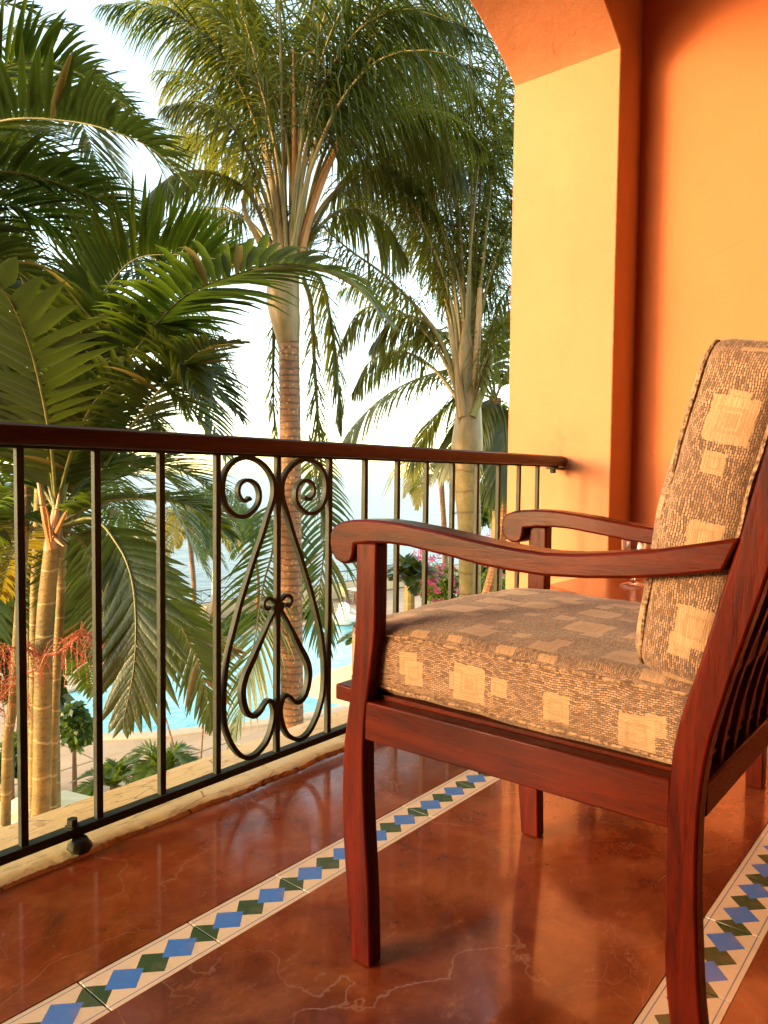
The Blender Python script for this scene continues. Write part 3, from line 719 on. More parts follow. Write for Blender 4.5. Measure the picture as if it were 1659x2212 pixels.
# low sea wall with an iron fence of crossed bars
WY = 30.6
o = box('sea_wall', (5, WY, G-.05), (48, WY+.35, G+.82), M['lowwall'], loc=(26, WY, G)); tag(o, 'low pale rendered wall along the sea edge of the pool terrace', 'wall')
fe = thing('sea_fence', 'dark iron fence of crossed bars standing on the sea edge behind the low wall', 'fence', (26, WY+.6, G))
fy = WY+.2; zb, zt = G+.83, G+1.52
box('rail', (5, fy-.02, zt-.05), (48, fy+.02, zt), M['fariron'], fe); box('rail', (5, fy-.02, zb), (48, fy+.02, zb+.04), M['fariron'], fe)
cell = None; post = None; px_ = 12.0; q = 0
while px_ < 44:
    m = MB(); m.tube([(px_+.03, fy, zb+.05), (px_+.97, fy, zt-.06)], .014, 4); m.tube([(px_+.03, fy+.01, zt-.06), (px_+.97, fy+.01, zb+.05)], .014, 4)
    m.lathe((px_+.5, fy-.02, (zb+zt)/2-.07), [(.0001, 0), (.05, .04), (.07, .07), (.05, .10), (.0001, .14)], 8)
    m.tube([(px_+.01, fy, zb+.04), (px_+.01, fy, zt)], .015, 4)
    if cell is None: cell = m.build('crossed_bars', M['fariron'], fe); cell0x = px_
    else: o = cell.copy(); C.objects.link(o); o.location = (px_-cell0x, 0, 0)
    if q % 6 == 0:
        if post is None:
            m = MB(); m.box((px_-.07, fy-.08, zb-.02), (px_+.07, fy+.08, zt+.12)); m.lathe((px_, fy, zt+.12), [(.09, 0), (.05, .05), (.07, .1), (.0001, .2)], 8)
            post = m.build('post', M['farwood'], fe); post0x = px_
        else: o = post.copy(); C.objects.link(o); o.location = (px_-post0x, 0, 0)
    px_ += 1.0; q += 1

# patio furniture
def wicker_chair(x, y, rz, lab, proto=[None]):
    if proto[0] is None:
        t_ = thing('patio_chair', lab, 'chair', (0, 0, 0), 'wicker chairs on the pool terrace')
        box('seat', (-.27, -.27, .36), (.27, .27, .46), M['wicker'], t_, bevel=.03)
        m = MB(); m.prism([(-.20, .44), (-.27, .46), (-.36, .92), (-.30, .94)], -.28, .28); m.build('backrest', M['wicker'], t_, bevel=.02)
        for s_ in (-1, 1):
            box('armrest', (s_*.30-.03, -.27, .60), (s_*.30+.03, .26, .65), M['wicker'], t_, bevel=.01)
            for q_ in (-1, 1):
                o = box('leg', (s_*.26-.025, q_*.24-.025, 0), (s_*.26+.025, q_*.24+.025, .60), M['wicker'], t_)
        proto[0] = t_
    else: t_ = copy_tree(proto[0])
    t_['label'] = lab; t_.location = (x, y, G+.002); t_.rotation_euler = (0, 0, rz)
def patio_table(x, y, lab, proto=[None]):
    if proto[0] is None:
        t_ = thing('patio_table', lab, 'table', (0, 0, 0), 'wooden tables on the pool terrace')
        box('tabletop', (-.5, -.5, .70), (.5, .5, .74), M['tabletop'], t_, bevel=.01)
        for a, b in itertools.product((-1, 1), (-1, 1)): box('leg', (a*.42-.035, b*.42-.035, 0), (a*.42+.035, b*.42+.035, .70), M['farwood'], t_)
        proto[0] = t_
    else: t_ = copy_tree(proto[0])
    t_['label'] = lab; t_.location = (x, y, G+.002)
def gxy(px, py): g = ground(px, py); return g.x, g.y
a = gxy(741, 1300); wicker_chair(a[0], a[1]-.3, -1.9, 'pale wicker chair beside the wooden table near the white fountain')
wicker_chair(a[0]+2.1, a[1]-.2, 1.6, 'pale wicker chair on the far side of the table near the white fountain')
a = gxy(768, 1300); patio_table(a[0], a[1], 'wooden table between wicker chairs near the white fountain')
a = gxy(549, 1322); wicker_chair(a[0], a[1], .35, 'pale wicker chair against the sea wall seen left of the iron scroll')
a = gxy(632, 1318); wicker_chair(a[0], a[1], -.8, 'pale wicker chair behind the brown palm trunk')
a = gxy(588, 1318); patio_table(a[0], a[1], 'wooden table by the sea wall seen through the iron scroll')
a = gxy(428, 1352); wicker_chair(a[0], a[1], 1.7, 'pale wicker armchair at the left end of the terrace under palm leaves')
a = gxy(395, 1358); patio_table(a[0], a[1], 'wooden table at the left end of the terrace under palm leaves')

# white hooded fountain on the pool edge
a = gxy(737, 1343); fx, fy_ = a
ft_ = thing('pool_fountain', 'white rounded hooded fountain on the far edge of the pool', 'fountain', (fx, fy_, G))
m = MB(); rings = []
for i in range(13):
    u = i/12; z = .95*math.sin(u*math.pi/2); r = .42*math.cos(u*math.pi/2)**.6
    ring = []
    for j in range(20):
        an = 2*math.pi*j/20; off = .16*math.sin(u*math.pi)*1.0
        rr_ = r*(1+.08*math.sin(an*3+u*2))
        ring.append((fx+rr_*math.cos(an)+off*.4, fy_+rr_*.8*math.sin(an)-off, G+.05+z))
    rings += ring
m.add(rings, [(i*20+j, i*20+(j+1) % 20, (i+1)*20+(j+1) % 20, (i+1)*20+j) for i in range(12) for j in range(20)])
m.build('hood', M['whiteshell'], ft_)
m = MB(); m.lathe((fx+.1, fy_-.15, G+.02), [(.0001, .05), (.75, .06), (.9, .18), (.97, .18), (.85, 0), (.6, -.05)], 20); m.build('basin', M['whiteshell'], ft_)
m = MB(); m.tube([(fx+.30, fy_-.38, G+.62), (fx+.42, fy_-.50, G+.52), (fx+.60, fy_-.6, G+.44)], [.10, .08, .06], 8); m.build('spout', M['whiteshell'], ft_)

def parasol(x, y, ztop, rad, h_, lab, open_=True, sides=8):
    t_ = thing('parasol', lab, 'parasol', (x, y, G), 'cream parasols beside the pool')
    m = MB()
    if open_:
        k_ = len(m.v)
        ns = sides*6
        vs_ = []
        for i in range(9):
            u = i/8; 
            for j in range(ns):
                an = 2*math.pi*j/ns; ph = (j % 6)/6*2-1 if (j % 6) else -1
                sag = (1-ph*ph)*.07*u
                r = rad*u*(1-.045*(1-ph*ph))
                vs_.append((x+r*math.cos(an), y+r*math.sin(an), ztop-h_*u**1.15-sag))
        fs_ = [(i*ns+j, i*ns+(j+1) % ns, (i+1)*ns+(j+1) % ns, (i+1)*ns+j) for i in range(8) for j in range(ns)]
        m.add(vs_, fs_); m.build('canopy', M['canvas'], t_, fix=False)
        v_ = MB(); v_.lathe((x, y, ztop-.02), [(.0001, .14), (.12, .10), (.26, .02), (.33, -.03)], 16); v_.build('vent', M['canvas'], t_)
        for j in range(sides):
            an = 2*math.pi*j/sides; r_ = MB(); r_.tube([(x, y, ztop-.10), (x+rad*math.cos(an), y+rad*math.sin(an), ztop-h_-.03)], .012, 4); r_.build('rib', M['farwood'], t_)
    else:
        m.lathe((x, y, ztop-2.3), [(.09, 0), (.20, .08), (.19, .6), (.15, 1.3), (.07, 2.1), (.0001, 2.3)], 10); m.build('canopy', M['canvas'], t_)
    p_ = MB(); p_.tube([(x, y, G), (x, y, ztop)], .03, 8); p_.build('pole', M['farwood'], t_)
pc = at(795, 1480, 19); parasol(pc.x, pc.y, pc.z+.62, 1.70, .60, 'open cream parasol between the brown palm trunk and the armchair')
a = ground(60, 1775, -4.4); parasol(a.x, a.y, -4.1, 1.7, .55, 'open cream parasol in the bottom left garden behind the cane trunks')
a = gxy(463, 1352); parasol(a[0]+.4, a[1]+.4, G+3.7, 1, 1, 'tall folded cream parasol on the terrace by the sea wall', False)

# ------------------------------------------------------------------ foliage
def leaf_clump(m, c, rx, ry, rz, n, size, droop=.2, rr=random):
    for _ in range(n):
        while True:
            p = Vector((rr.uniform(-1, 1), rr.uniform(-1, 1), rr.uniform(-1, 1)))
            if .25 < p.length < 1: break
        p = Vector((c[0]+p.x*rx, c[1]+p.y*ry, c[2]+p.z*rz))
        d = Vector((rr.uniform(-1, 1), rr.uniform(-1, 1), rr.uniform(-.6, .5))).normalized(); s_ = size*rr.uniform(.6, 1.3)
        q_ = d.cross(Vector((rr.uniform(-1, 1), rr.uniform(-1, 1), rr.uniform(-1, 1)))).normalized()*s_*.33
        t_ = p+d*s_; mid = p+d*s_*.5-Vector((0, 0, droop*s_*.2))
        m.add([p, mid+q_, t_-Vector((0, 0, droop*s_)), mid-q_], [(0, 1, 2, 3)])
def blade(m, p, d0, l, w_, droop, seg=4, fold=.25, ax=None):
    """one leaflet: a folded ribbon that bends down along its length"""
    d = d0.normalized(); a = ax if ax is not None else Vector((0, 0, 1)); k_ = len(m.v); pos = Vector(p)
    for i in range(seg+1):
        u = i/seg
        wd = d.cross(a)
        if wd.length < .05: wd = d.cross(Vector((1, 0, .3)))
        wd.normalize(); nn = wd.cross(d)
        h_ = w_*.5*min(1, .35+u*3.2)*(1-u**2.6)
        if i == seg: m.v.append(pos.copy())
        else:
            if fold: m.v += [pos-wd*h_+nn*(h_*fold), pos.copy(), pos+wd*h_+nn*(h_*fold)]
            else: m.v += [pos-wd*h_, pos+wd*h_]
        pos = pos+d*(l/seg); d = (d+Vector((0, 0, -1))*(droop*(u+.35)/seg)).normalized()
    st = 3 if fold else 2
    for i in range(seg-1):
        a_ = k_+i*st; b_ = a_+st
        for q_ in range(st-1): m.f.append((a_+q_, a_+q_+1, b_+q_+1, b_+q_))
    a_ = k_+(seg-1)*st; tip = k_+seg*st
    for q_ in range(st-1): m.f.append((a_+q_, a_+q_+1, tip))
def frond(parent, path, L, W, n, mat, droop=.8, style='flat', r0=.016, start=.12, sweep=(.45, 1.25), lift=.25, side=None, ribmat='rachis', seg=4, fold=.25, seed=None, name='frond', upaxis=None, both=True, end=.30, gaps=0.0):
    rr = random.Random(seed if seed is not None else len(bpy.data.objects))
    P = spline(path, 48); m = MB()
    m.tube(P, [max(.0018, r0*(1-i/47)**.8) for i in range(48)], 5)
    ntube = len(m.f); nbl = 0
    for s_ in (-1, 1):
        for i in range(n):
            u = start+(1-start)*(i+rr.uniform(-.3, .3)+.5)/n; u = min(.995, max(start, u))
            if rr.random() < gaps: continue
            x_ = u*47; k_ = min(46, int(x_)); p = P[k_].lerp(P[k_+1], x_-k_); T = (P[min(47, k_+2)]-P[max(0, k_-1)]).normalized()
            if side is not None: S = (Vector(side)-T*Vector(side).dot(T)).normalized()
            else:
                S = T.cross(Vector((0, 0, 1)))
                if S.length < .15: S = T.cross(Vector((.4, 1, 0)))
                S.normalize()
            Nn = S.cross(T).normalized()
            if Nn.z < 0 and side is None: Nn = -Nn
            v_ = (u-start)/(1-start)
            an = sweep[0]+(sweep[1]-sweep[0])*v_**1.3 + rr.uniform(-.08, .08)
            if style == 'plume': el = rr.uniform(-1.1, .8)
            else: el = lift+rr.uniform(-.10, .10)
            d = (S*s_*math.cos(el)+Nn*math.sin(el))*math.cos(an)+T*math.sin(an)
            if style == 'plume': d = d.normalized()+Vector((0, 0, -.55))
            prof = (math.sin(math.pi*min(1, .16+.62*v_))**.7)*(1-(1-end)*max(0, (v_-.55)/.45)**1.6)
            l = L*prof*rr.uniform(.88, 1.08)
            nbl += 1
            blade(m, p, d, l, W*(.75+.25*prof)*rr.uniform(.85, 1.1), droop*rr.uniform(.7, 1.25), seg, fold, ax=Nn if style != 'plume' else None)
    idx = [0]*ntube; per = (len(m.f)-ntube)//max(1, nbl)
    for _ in range(nbl): idx += [2 if rr.random() < .018 else 1]*per
    idx += [1]*(len(m.f)-len(idx))
    return mesh_obj(name, m.v, m.f, [M[ribmat], M[mat], M['leaf_dry']], parent, matidx=idx, angle=0)
def D_(pts): return [at(*p) for p in pts]
def trunk(parent, path, rads, mat, n=14, name='trunk', seg=40, per=None, amp=.0):
    P = spline(path, seg); out = []
    for i in range(seg):
        u = i/(seg-1)*(len(rads)-1); k_ = min(len(rads)-2, int(u)); r = rads[k_]*(1-(u-k_))+rads[k_+1]*(u-k_)
        out.append(r*(1+amp*(1 if i % 2 else -1)))
    m = MB(); m.tube(P, out, n); return m.build(name, M[mat], parent)
def stalk(parent, path, rads, mat, name='leaf_stalk', n=8, seg=18): return trunk(parent, path, rads, mat, n, name, seg)

# --- centre palm: brown ringed trunk, bulging crownshaft, feathery drooping leaves
D0 = 9.4
b0 = ground(640, 2260); cp = thing('queen_palm', 'tall feathery palm with a brown ringed trunk rising in the middle of the view', 'palm tree', (b0.x, b0.y, G))
tp_ = [at(634, 2300, D0), at(631, 1560, D0), at(628, 1200, D0), at(627, 950, D0), at(624, 735, D0)]
trunk(cp, tp_, [.17, .150, .143, .138, .130], 'trunk_brown', 18, seg=150, amp=.012)
trunk(cp, [at(624, 742, D0), at(618, 700, D0), at(612, 655, D0), at(612, 600, D0), at(618, 550, D0), at(624, 500, D0)], [.135, .185, .21, .20, .22, .16], 'shaft', 16, 'crownshaft', 24)
qf = dict(L=1.2, W=.029, n=120, gaps=.08, mat='leaf_queen', droop=3.1, style='plume', seg=5, fold=0, ribmat='rachis2', r0=.036, start=.38)
def q(parent, pts, **kw):
    a_ = dict(qf); a_.update(kw); return frond(parent, D_(pts), **a_)
q(cp, [(606,560,9.4),(592,437,9.3),(560,290,9.1),(505,160,8.9),(425,62,8.7),(325,10,8.5),(215,10,8.3)], L=.85, mat='leaf_mid')
q(cp, [(612,560,9.4),(603,423,9.4),(576,243,9.5),(547,49,9.6),(500,-120,9.7),(420,-230,9.8)], ribmat='stalk_green', start=.42)
q(cp, [(600,570,9.4),(575,500,9.3),(540,420,9.1),(480,380,8.9),(410,370,8.7),(345,400,8.5),(300,470,8.3)], L=.7)
q(cp, [(604,570,9.3),(585,470,9.1),(548,360,8.8),(500,270,8.5),(430,220,8.2),(350,230,8.0)], L=.75)
q(cp, [(645,560,9.4),(678,413,9.5),(720,340,9.6),(790,285,9.7),(880,240,9.8),(970,250,9.9),(1050,320,10)], L=.95)
q(cp, [(640,560,9.4),(655,430,9.4),(690,280,9.3),(745,150,9.2),(830,60,9.1),(930,30,9.0),(1030,70,8.9)], L=1.0, mat='leaf_dark', n=115)
q(cp, [(636,560,9.5),(650,400,9.7),(700,220,9.9),(780,130,10.1),(880,110,10.3),(990,160,10.5),(1080,260,10.7)], L=1.0, n=115)
q(cp, [(640,570,9.6),(680,470,9.9),(740,400,10.2),(820,370,10.5),(900,400,10.8),(950,480,11)], L=.85)
q(cp, [(632,560,9.2),(636,430,9.0),(665,240,8.8),(720,60,8.6),(800,-60,8.4),(900,-110,8.2)], L=.95, mat='leaf_dark')
q(cp, [(622,560,9.6),(615,400,9.9),(630,200,10.1),(670,20,10.3),(740,-90,10.5)], L=.9)
q(cp, [(606,580,9.3),(560,540,9.0),(500,530,8.7),(440,560,8.4),(390,630,8.2)], L=.6, n=90)
q(cp, [(650,590,9.6),(690,600,9.9),(712,680,10.2),(728,800,10.4),(735,930,10.5)], L=.62, n=110, start=.1, ribmat='rachis', droop=2.4)
q(cp, [(655,600,9.7),(672,660,10),(680,800,10.2),(690,950,10.3),(700,1100,10.4),(712,1240,10.5)], L=.60, n=120, start=.1, ribmat='rachis', droop=2.4)
q(cp, [(600,600,9.3),(592,700,9.6),(590,850,9.9),(594,960,10.1)], L=.42, n=60, start=.15, ribmat='rachis', droop=2.4)
frond(cp, D_([(596,1060,10.2),(590,1180,9.9),(570,1260,9.6),(552,1370,9.4),(535,1460,9.3),(500,1600,9.2)]), .95, .05, 46, 'leaf_mid', 1.5, r0=.02, start=.05, seg=5)
frond(cp, D_([(668,940,10.6),(690,1080,10.4),(700,1180,10.2),(690,1290,10.1),(700,1420,10.0)]), .85, .045, 50, 'leaf_mid', 1.7, r0=.02, start=.05, seg=5)
m = MB()
for pts, r in (([(638,562,9.3),(636,300,9.3),(633,102,9.3)], [.05, .035, .006]),):
    stalk(cp, D_(pts), r, 'stalk_orange', 'spear_leaf', 8)
stalk(cp, D_([(644,560,9.3),(668,470,9.3),(700,380,9.35),(737,296,9.4)]), [.07, .05, .045, .035], 'stalk_orange', 'leaf_stalk')
stalk(cp, D_([(590,580,9.3),(560,520,9.2),(534,470,9.1),(524,430,9.1)]), [.06, .045, .035, .025], 'stalk', 'leaf_stalk')
stalk(cp, D_([(612,575,9.25),(600,470,9.2),(585,380,9.15),(572,300,9.1)]), [.07, .05, .04, .03], 'stalk', 'leaf_stalk')
stalk(cp, D_([(628,575,9.25),(632,480,9.2),(652,380,9.2),(665,340,9.2)]), [.07, .05, .04, .02], 'stalk', 'leaf_stalk')

# --- right palm
D1 = 11.0
b1 = ground(1030, 2060); rp = thing('queen_palm', 'feathery palm with a pale bulging crownshaft standing just left of the peach wall', 'palm tree', (b1.x, b1.y, G))
trunk(rp, [at(1030,2060,D1), at(1019,1500,D1), at(1016,1330,D1), at(1015,1200,D1), at(1013,1110,D1), at(1009,1060,D1), at(1008,1010,D1)], [.17, .17, .165, .16, .155, .165, .20], 'trunk_pale', 16, seg=90)
trunk(rp, [at(1008,1015,D1), at(1009,960,D1), at(1012,900,D1), at(1010,850,D1), at(1007,800,D1), at(1006,750,D1), at(1006,690,D1)], [.20, .24, .20, .18, .15, .10, .03], 'shaft', 16, 'crownshaft', 20)
qf.update(n=110, r0=.036)
q(rp, [(1000,960,10.9),(975,800,10.8),(930,700,10.6),(834,598,10.3),(755,540,10.0),(678,476,9.7),(600,440,9.4),(520,450,9.2)], L=.8, start=.42, n=120)
q(rp, [(998,900,11),(980,680,11),(931,525,10.9),(868,403,10.7),(800,330,10.4),(720,300,10.1)], L=.9, start=.38)
q(rp, [(1004,860,11.1),(1000,656,11.2),(970,535,11.3),(920,400,11.5),(850,300,11.7),(770,250,11.9)], L=.9, start=.35)
q(rp, [(1008,860,11),(1010,632,11),(1023,462,11),(1035,350,11),(1060,230,11),(1110,130,11)], L=1.0, start=.35)
q(rp, [(1006,860,11.2),(1000,600,11.4),(985,400,11.6),(960,260,11.8),(900,170,12),(820,150,12.2)], L=1.05, start=.3, mat='leaf_dark')
q(rp, [(1014,870,11),(1036,700,11.2),(1070,560,11.4),(1120,460,11.6),(1190,400,11.8)], L=.95, start=.2)
q(rp, [(996,880,11),(960,780,11.2),(900,700,11.4),(830,660,11.6),(770,680,11.8),(730,760,12)], L=.8, start=.3)
q(rp, [(1010,860,11.3),(960,640,11.6),(900,520,11.9),(830,450,12.2),(760,450,12.5),(700,500,12.8)], L=.8, start=.3)
q(rp, [(1018,880,10.9),(1050,780,10.8),(1085,700,10.7),(1130,680,10.6)], L=.7, start=.2)
q(rp, [(1012,860,11.4),(1030,640,11.7),(1060,500,12),(1110,400,12.3)], L=1.0, start=.2, mat='leaf_dark')
q(rp, [(1000,860,11.5),(950,600,11.9),(905,440,12.2),(880,330,12.5),(900,220,12.8),(960,170,13)], L=1.0, start=.3)
stalk(rp, D_([(1018,880,10.9),(1030,760,10.9),(1037,622,10.9)]), [.07, .05, .035], 'stalk', 'leaf_stalk')
stalk(rp, D_([(1000,900,10.85),(985,790,10.8),(972,700,10.8)]), [.07, .05, .03], 'stalk', 'leaf_stalk')
stalk(rp, D_([(1022,900,10.8),(1048,830,10.8),(1062,770,10.8)]), [.06, .05, .04], 'stalk_green', 'leaf_stalk')

# --- coconut palms behind
def coco(px, py, d, rad, n, lab, trp, mat='leaf_gold', seed=1, group=None, ll=.5, arcs=None, rt=.10):
    rr = random.Random(seed); top = at(px, py, d)
    gb = ground(*trp); P_ = thing('coconut_palm', lab, 'palm tree', (gb.x, gb.y, G), group)
    bp = Vector((gb.x, gb.y, G))
    trunk(P_, [bp, bp.lerp(top, .5)+Vector((.25, 0, 0)), top], [rt*1.5, rt, rt*.85], 'trunk_brown', 10, seg=24)
    for i in range(n):
        a_ = 2*math.pi*i/n+rr.uniform(-.2, .2); el = rr.uniform(-.1, 1.1) if i % 3 else rr.uniform(.9, 1.4)
        h_ = Vector((math.cos(a_), math.sin(a_), 0)); r_ = rad*rr.uniform(.85, 1.1)
        p1 = top+h_*r_*.4*math.cos(el)+Vector((0, 0, r_*.42*math.sin(el))); p2 = top+h_*r_*.75*math.cos(el*.8)+Vector((0, 0, r_*(.45*math.sin(el)-.12))); p3 = top+h_*r_*.95*math.cos(el*.6)+Vector((0, 0, r_*(.25*math.sin(el)-.45)))
        frond(P_, [top, p1, p2, p3], rad*ll*.55, rad*.028, 34, mat if rr.random() < .75 else 'leaf_mid', 1.6, r0=rad*.012, start=.12, seg=3, fold=0, lift=.1)
    return P_
coco(953, 1035, 32, 2.9, 13, 'golden lit coconut palm at the terrace edge seen under the handrail', (957, 1330), seed=4, rt=.13)
cb = thing('coconut_palm', 'dark arching coconut palm crown behind the pale crownshaft', 'palm tree', (17.0, 12.0, G))
D2 = 15.
trunk(cb, [Vector((17.0, 12.0, G)), at(1075, 1200, D2+1), at(1070, 860, D2)], [.16, .13, .12], 'trunk_brown', 10)
for pts in ([(1070,860,15),(1000,800,14.8),(920,812,14.6),(840,850,14.4),(780,905,14.2),(745,960,14.0)], [(1070,860,15),(1010,740,15),(930,720,15),(850,760,15),(800,830,15)],
            [(1070,860,15),(1010,850,15.3),(950,890,15.5),(910,950,15.7),(890,1010,15.8)], [(1070,860,15),(1100,800,15),(1150,820,15),(1190,880,15)], [(1070,860,15),(1060,760,15.2),(1100,680,15.5),(1160,660,15.7)],
            [(1070,860,15),(1030,880,14.7),(1000,930,14.5),(985,1000,14.3)], [(1070,860,15),(1088,900,14.8),(1095,980,14.7),(1100,1060,14.6)]):
    frond(cb, D_(pts), 1.35, .060, 75, 'leaf_queen', 2.6, r0=.03, start=.1, seg=5, fold=0, lift=-.1)
coco(541, 1150, 33, 2.3, 12, 'small green palm by the sea wall framed by the iron scroll', (556, 1330), 'leaf_mid', 9, rt=.07)
coco(455, 1120, 30, 2.9, 12, 'small palm by the sea wall between the left balusters', (458, 1345), 'leaf_mid', 12, rt=.09)
coco(410, 1160, 25, 2.4, 12, 'bushy palm at the left end of the terrace', (405, 1400), 'leaf_gold', 15, rt=.09)

# --- cane palm clump on the left: near, broad leaflets
lp_ = ground(85, 2900); lp_.z = G
DL = 4.7
def cane(path, rad, lab, mat='trunk_cane'):
    base = path[0]; t_ = thing('cane_palm', lab, 'palm tree', (base.x, base.y, G), 'cane palms in front of the balcony')
    trunk(t_, path, rad, mat, 14, seg=60); return t_
lc = cane([at(80,3200,DL), at(86,1900,DL), at(90,1700,DL), at(93,1500,DL), at(98,1330,DL), at(113,1180,DL)], [.062,.060,.058,.055,.056,.050], 'cane palm with the thickest ringed yellow trunk, left of the second baluster')
trunk(lc, [at(111,1190,DL), at(118,1150,DL), at(120,1120,DL), at(122,1090,DL)], [.052, .050, .035, .02], 'shaft', 12, 'crownshaft', 14)
lc2 = cane([at(106,3200,5.3), at(112,1800,5.3), at(120,1500,5.3), at(131,1300,5.3), at(136,1150,5.3)], [.036,.035,.034,.033,.03], 'slimmer cane palm trunk just behind and right of the thickest one')
lc3 = cane([at(5,3300,5.0), at(12,1780,5.0), at(30,1500,5.0), at(50,1200,5.0), at(62,1000,5.0)], [.045,.04,.035,.033,.03], 'thin leaning cane palm trunk at the left picture edge')
lc4 = cane([at(70,3200,6.2), at(74,1500,6.2), at(80,1200,6.2), at(90,950,6.2)], [.05,.045,.042,.04], 'darker cane palm trunk behind the first baluster')
for pts, r, mt in (([(113,1185,4.65),(96,1110,4.6),(84,1040,4.6)], [.03,.022,.014], 'stalk_orange'), ([(124,1130,4.7),(140,1050,4.75),(158,985,4.8)], [.022,.020,.018], 'stalk_green'),
                   ([(122,1150,4.6),(140,1112,4.55),(148,1100,4.5)], [.016,.012,.004], 'stalk_orange'), ([(112,1170,4.6),(100,1098,4.55),(78,1092,4.5)], [.008,.007,.004], 'stalk_orange'),
                   ([(118,1140,4.6),(125,1090,4.6),(128,1062,4.6)], [.018,.016,.005], 'coir'), ([(116,1160,4.62),(128,1172,4.58),(138,1180,4.56)], [.012,.010,.004], 'coir')):
    stalk(lc, D_(pts), r, mt, 'torn_sheath' if mt == 'coir' else 'leaf_stalk')
ff_ = dict(L=.52, W=.042, dens=1.45, n=34, mat='leaf_dark', droop=.75, style='flat', seg=5, fold=.3, r0=.014, start=.14, sweep=(.30, 1.0))
def a(parent, pts, **kw):
    z_ = dict(ff_); z_.update(kw); z_['n'] = int(z_['n']*z_.pop('dens')); return frond(parent, D_(pts), **z_)
# upper left, hanging in from a taller palm whose trunk is left of the frame
tl = cane([at(-330,3000,4.6), at(-320,1500,4.5), at(-300,900,4.4), at(-280,480,4.3)], [.09,.085,.08,.07], 'tall palm left of the picture whose dark leaves hang in at the top left', 'trunk_brown')
a(tl, [(-280,480,4.3),(-160,330,4.0),(0,262,3.7),(150,262,3.6),(260,290,3.5),(340,330,3.5),(420,415,3.5)], L=.55, W=.040, n=46, lift=.5)
a(tl, [(-280,480,4.3),(-150,260,4.3),(0,150,4.3),(120,140,4.3),(220,190,4.3),(290,260,4.3)], L=.55, W=.036, n=46, lift=.35)
a(tl, [(-280,480,4.3),(-150,400,4.4),(0,370,4.5),(140,400,4.6),(260,460,4.7),(340,560,4.8)], L=.6, W=.038, n=46)
a(tl, [(-280,480,4.3),(-150,460,4.6),(0,440,4.9),(130,500,5.2),(210,600,5.4)], L=.6, W=.038, n=44, mat='leaf_mid')
a(tl, [(-280,480,4.3),(-180,300,4.6),(-60,140,4.9),(60,60,5.2),(160,60,5.4)], L=.4, W=.034, n=34)
a(tl, [(-280,480,4.3),(-160,520,4.4),(0,560,4.6),(110,660,4.8),(160,790,5.0)], L=.55, n=40)
# fronds of the clump above the handrail
a(lc, [(122,1090,4.7),(110,960,4.2),(86,830,3.5),(52,715,3.0),(0,618,2.75),(-70,560,2.6)], L=.42, W=.085, n=11, start=.30, droop=.5, lift=.35, r0=.012, ribmat='stalk_green')
a(lc, [(124,1100,4.7),(150,960,4.6),(175,830,4.5),(240,760,4.4),(340,755,4.3),(440,810,4.2),(520,900,4.15)], L=.55, W=.044, n=44, start=.2)
a(lc, [(124,1100,4.7),(140,940,4.8),(170,800,4.9),(240,710,5.0),(330,690,5.1),(420,740,5.2),(500,850,5.2)], L=.6, n=44, start=.2)
a(lc, [(122,1100,4.7),(130,930,4.5),(150,780,4.3),(200,690,4.1),(280,680,4.0),(370,740,3.9),(430,850,3.8)], L=.50, n=42, start=.25)
a(lc, [(120,1100,4.7),(80,960,4.8),(30,840,5),(-40,760,5.2),(-120,740,5.4)], L=.55, n=40)
a(lc, [(122,1090,4.7),(118,930,5),(100,780,5.3),(60,660,5.6),(0,600,5.9)], L=.6, n=44, start=.2)
a(lc2, [(140,1160,5.3),(170,960,5.2),(190,800,5.0),(200,680,4.8),(280,567,4.6),(380,550,4.5),(455,557,4.4),(540,585,4.3)], L=.52, W=.04, n=44, start=.45, lift=.95, droop=.35, mat='leaf_mid')
a(lc2, [(140,1160,5.3),(190,980,4.9),(240,840,4.5),(310,735,4.1),(400,640,3.8),(520,590,3.6),(620,570,3.5),(740,600,3.45),(835,690,3.4)], L=.58, W=.052, n=34, start=.48, lift=.10, droop=1.0, mat='leaf_mid', sweep=(.5, 1.0))
a(lc2, [(140,1160,5.3),(160,980,5.5),(200,840,5.7),(270,760,5.9),(360,760,6),(440,830,6)], L=.6, n=44, mat='leaf_mid')
a(lc3, [(62,1000,5),(30,900,5),(-20,830,5),(-90,800,5)], L=.5, n=36, mat='leaf_mid')
a(lc3, [(62,1000,5),(80,850,5.2),(120,730,5.4),(190,640,5.6),(270,620,5.8)], L=.5, n=36, mat='leaf_mid')
a(lc4, [(90,950,6.2),(110,800,6.3),(150,660,6.4),(230,560,6.5),(320,540,6.6),(400,600,6.7)], L=.65, n=48)
a(lc4, [(90,950,6.2),(60,800,6.2),(20,640,6.2),(-60,560,6.2)], L=.6, n=44)
a(lc4, [(90,950,6.2),(130,860,6.2),(200,820,6.2),(290,860,6.2),(350,950,6.2)], L=.6, n=48, mat='leaf_mid')
a(lc4, [(90,950,6.2),(50,880,6.4),(0,870,6.6),(-60,920,6.8)], L=.6, n=44, mat='leaf_mid')

